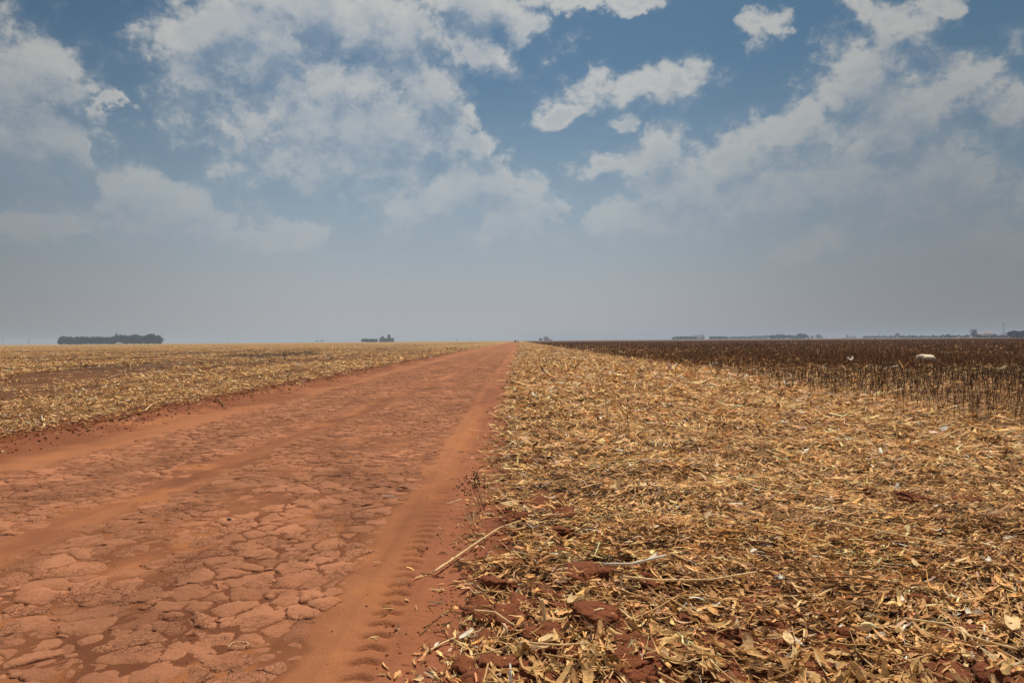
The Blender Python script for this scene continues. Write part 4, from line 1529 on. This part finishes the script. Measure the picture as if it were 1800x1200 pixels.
grove('hedge_belt', 1580, 1706, 1900, lambda f_: (2.9 + 0.9 * math.sin(f_ * 41) + 0.6 * math.sin(f_ * 93)) * 1900 / F * 1.4, 'low tree belt between the two round trees', depth=14, spacing=5, leafn=45, size=1.0)
grove('hedge_belt', 1716, 1786, 1500, lambda f_: (2.8 + 0.6 * math.sin(f_ * 31)) * K15 * 1.4, 'low bushes along the foot of the white sheds', depth=12, spacing=4.5, leafn=50, size=0.9)


def building(px, dist, label, parts, name='building', cat='building'):
    """parts: (name, material, pixel boxes x0,x1,z0,z1 list, depth metres)"""
    p = far(px, dist)
    k = dist / F
    root = link(name, None, loc=p, label=label, cat=cat)
    d = ray(px, 599)
    root.rotation_euler = (0, 0, -math.atan2(d.x, d.y))
    for (nm, mat, bxs, dep) in parts:
        for (x0, x1, z0, z1, *y0) in bxs:
            yy0 = y0[0] if y0 else 0.0
            link(nm, box_mesh(nm, [(x0 * k, x1 * k, yy0, yy0 + dep, z0 * k, z1 * k)]), mat, root)
    return root, k


# dark works building
b_, k = building(680, 1700, 'dark works building with two towers on the left horizon', [
    ('hall', M_DKCLAD, [(-13, 12.3, 0, 7.2)], 25), ('tower', M_DKCLAD, [(1.2, 6.2, 7.2, 12.2, 4), (-9.2, -5.2, 7.2, 10.3, 4)], 12),
    ('tower_cap', M_DKCLAD, [(1.8, 5.4, 12.2, 13.2, 6)], 8)])
link('mast', cyl_mesh('mast', -9.6 * k, 6, 0.45, 0, 14.5 * k, 0, 8, 0.2), M_METAL, b_)
# grey silo works behind the road end
b_, k = building(957, 2100, 'grey silo works with a frame tower right of the road end', [
    ('silo_block', M_CONC, [(-9.5, -3.6, 0, 4.6), (-1.2, -0.3, 0, 6.5), (3, 7, 0, 6.6), (7.2, 13, 0, 2.8)], 14),
    ('gantry', M_CONC, [(-1.6, 7.2, 5.6, 6.8)], 6), ('wall_panel', M_WHITEP, [(-0.3, 3, 0, 5.4, 3)], 8)])
link('mast', cyl_mesh('mast', 2.3 * k, 2, 0.6, 6 * k, 11.5 * k, 0, 8, 0.25), M_METAL, b_)
link('mast', cyl_mesh('mast', -1.3 * k, 2, 0.5, 6 * k, 9 * k, 0, 8, 0.2), M_METAL, b_)
# white works
b_, k = building(1230, 2250, 'white works with a long raised roof and a dark chimney', [
    ('hall', M_WHITEP, [(-5, 6.5, 0, 4.2), (2.0, 8, 0, 7.0)], 22), ('roof_canopy', M_WHITEP, [(-9.5, -2, 6.4, 7.4)], 10),
    ('conveyor', M_CONC, [(-3, 5, 7.2, 8.0, 5)], 3), ('lean_to', M_WHITEP, [(-39, -37, 0, 3.0, -40), (-29, -24, 0, 1.8, -40)], 10)])
link('chimney', cyl_mesh('chimney', 5.3 * k, 3, 1.0, 0, 12.6 * k, 0, 10, 0.8), M_METAL, b_)
for q in (-9.2, -7.0):
    link('post', cyl_mesh('post', q * k, 3, 0.4, 0, 6.4 * k, 0, 8), M_METAL, b_)
# pale sheds
b_, k = building(1493, 2500, 'pair of low white sheds in front of a grey silo, centre right horizon', [
    ('shed', M_WHITEP, [(-3, 4, 0, 3.2), (4.6, 9.5, 0, 3.8), (-10, -5, 0, 1.6)], 15), ('silo', M_CONC, [(-4.5, -1.0, 0, 6.0, 16)], 8)])
b_, k = building(1738, 1750, 'white shed with rusty roof between the round tree and the mast', [
    ('wall', M_WHITEP, [(-6, 5, 0, 6.8)], 16), ('annex', M_WHITEP, [(-18, -8, 0, 6.0, 8), (14, 22, 0, 5.2, 8)], 14), ('water_tank', M_WHITEP, [(-4, -2, 6.8, 8.6, 6)], 3)])
link('roof', gable_mesh('roof', -6 * k, 5 * k, 0, 16, 6.8 * k, 1.4), M_ROOF, b_)
link('roof', gable_mesh('roof', -18 * k, -8 * k, 8, 22, 6.0 * k, 1.2), M_ROOF, b_)
link('aerial', cyl_mesh('aerial', -7.5 * k, 6, 0.3, 0, 11 * k, 0, 8, 0.12), M_METAL, b_)
b_, k = building(209, 1440, 'tiny white shed in front of the dark tree block', [('wall', M_CONC, [(-3, 3, 0, 1.8)], 6)])
link('roof', gable_mesh('roof', -3 * k, 3 * k, 0, 6, 1.8 * k, 0.7), M_WHITEP, b_)


def mast(px, dist, hpx, label, arms, w=1.2):
    p = far(px, dist)
    k = dist / F
    h = hpx * k
    root = link('power_pole', None, loc=p, label=label, cat='pole')
    link('pole', cyl_mesh('pole', 0, 0, w * 0.5, 0, h, 0, 8, w * 0.3), M_METAL, root)
    for z, half in arms:
        link('crossarm', box_mesh('crossarm', [(-half * k, half * k, -w * 0.2, w * 0.2, h * z - w * .2, h * z + w * .2)]), M_METAL, root)
    return root


# tall double mast at right
p = far(1764, 1300)
k = 1300 / F
root = link('transmission_mast', None, loc=p, label='tall grey transmission mast left of the right edge trees', cat='mast')
h = 20.5 * k
for sx in (-0.75, 0.75):
    link('leg', cyl_mesh('leg', sx * k, 0, 0.22, 0, h, 0, 8, 0.16), M_METAL, root)
for q in range(9):
    z = h * (q + 0.5) / 9
    link('brace', box_mesh('brace', [(-0.75 * k, 0.75 * k, -0.1, 0.1, z - 0.12, z + 0.12)]), M_METAL, root)
link('crossarm', box_mesh('crossarm', [(-3.4 * k, 3.4 * k, -0.15, 0.15, h * 0.93, h * 0.93 + 0.4)]), M_METAL, root)
link('crossarm', box_mesh('crossarm', [(-2.0 * k, 2.0 * k, -0.15, 0.15, h * 0.99, h * 0.99 + 0.3)]), M_METAL, root)
mast(51, 1600, 10, 'thin power pole standing alone at the far left horizon', [(0.92, 1.2)], 1.1)
mast(402, 2400, 8, 'faint pole on the horizon right of the tree block', [(0.9, 1.2)], 1.2)
mast(1546, 2000, 7, 'small pole in the low tree line at right', [(0.9, 1.0)], 1.0)
mast(5, 1900, 11, 'faint pole at the very left edge of the horizon', [(0.9, 1.2)], 1.0)

# vehicle where the road meets the horizon
p = Vector((-3.2, 620, float(H(-3.2, 620))))
root = link('pickup_truck', None, loc=p, label='tiny dark vehicle where the road meets the sky', cat='pickup truck')
import bmesh as bmm
bm = bmm.new()
prof = [(-2.6, 0.45), (2.6, 0.45), (2.6, 1.0), (0.9, 1.1), (-2.6, 1.1)]


def extrude_profile(name, prof, hw):
    n = len(prof)
    V = [(-hw, a, z) for a, z in prof] + [(hw, a, z) for a, z in prof]
    q = [(i, (i + 1) % n, n + (i + 1) % n, n + i) for i in range(n)]
    me = bpy.data.meshes.new(name)
    me.from_pydata(V, [], q + [tuple(range(n))[::-1], tuple(range(n, 2 * n))])
    return me


link('body', extrude_profile('body', prof, 0.95), M_CAR, root)
link('cab', extrude_profile('cab', [(-0.9, 1.1), (1.3, 1.1), (0.7, 1.8), (-0.7, 1.8)], 0.82), M_CAR, root)
link('rear_window', box_mesh('rear_window', [(-0.65, 0.65, -0.86, -0.80, 1.2, 1.68)]), M_GLASS, root)
for sx in (-1, 1):
    for sy in (-1.6, 1.6):
        w_ = link('wheel', cyl_mesh('wheel', 0, 0, 0.40, -0.13, 0.13), M_RUBBER, root)
        w_.rotation_euler = (0, R(90), 0)
        w_.location = (sx * 0.85, sy, 0.40)
bm.free()
mast(909.5, 900, 3.2, 'tiny dark post right of the vehicle at the road end', [], 1.0)

# cream bale-like heap standing in the dark field
p = gp(1627, 638.5, 0.05)
p.z = float(H(p.x, p.y))
V, Fc = [], []
nx_, nz_ = 22, 7
Wm, Dm, Hm = 0.80, 0.5, 0.53


def heap():
    bm = bmm.new()
    bmm.ops.create_icosphere(bm, subdivisions=5, radius=1.0)
    for v in bm.verts:
        c_ = v.co
        n = mnoise.noise(c_ * 3.0) + 0.5 * mnoise.noise(c_ * 9.0)
        sx, sz = abs(c_.x), max(c_.z, 0.0)
        c_.x = math.copysign(sx ** 0.22, c_.x) * Wm / 2 * (1 + 0.03 * n)
        c_.y = c_.y * Dm * (1 + 0.06 * n)
        c_.z = (sz ** 0.42) * Hm * (1 + 0.05 * n) - 0.04 * (c_.x / Wm + 0.5)
    me = bpy.data.meshes.new('heap')
    bm.to_mesh(me)
    bm.free()
    me.polygons.foreach_set('use_smooth', np.ones(len(me.polygons), bool))
    return me


link('pale_heap', heap(), M_CREAM, loc=p, label='low cream heap standing among the dark plants', cat='heap')

# ---------------------------------------------------------------- haze of dust and smoke
me = box_mesh('haze', [(-4300, 4300, -60, 4300, -2.0, 27.0)])
hz, t, b = new_mat('haze')
t.n.remove(b)
pv_ = t.n.new('ShaderNodeVolumePrincipled')
pv_.inputs['Color'].default_value = c4((0.52, 0.70, 0.96))
pv_.inputs['Density'].default_value = 0.00022
pv_.inputs['Anisotropy'].default_value = 0.0
out = [x for x in t.n if x.type == 'OUTPUT_MATERIAL'][0]
t.link(pv_.outputs[0], out.inputs['Volume'])
link('haze', me, hz, kind='stuff')
print('tris', sum(sum(len(p.vertices) - 2 for p in m.polygons) if len(m.polygons) < 50 else len(m.polygons) * 2 for m in bpy.data.meshes))
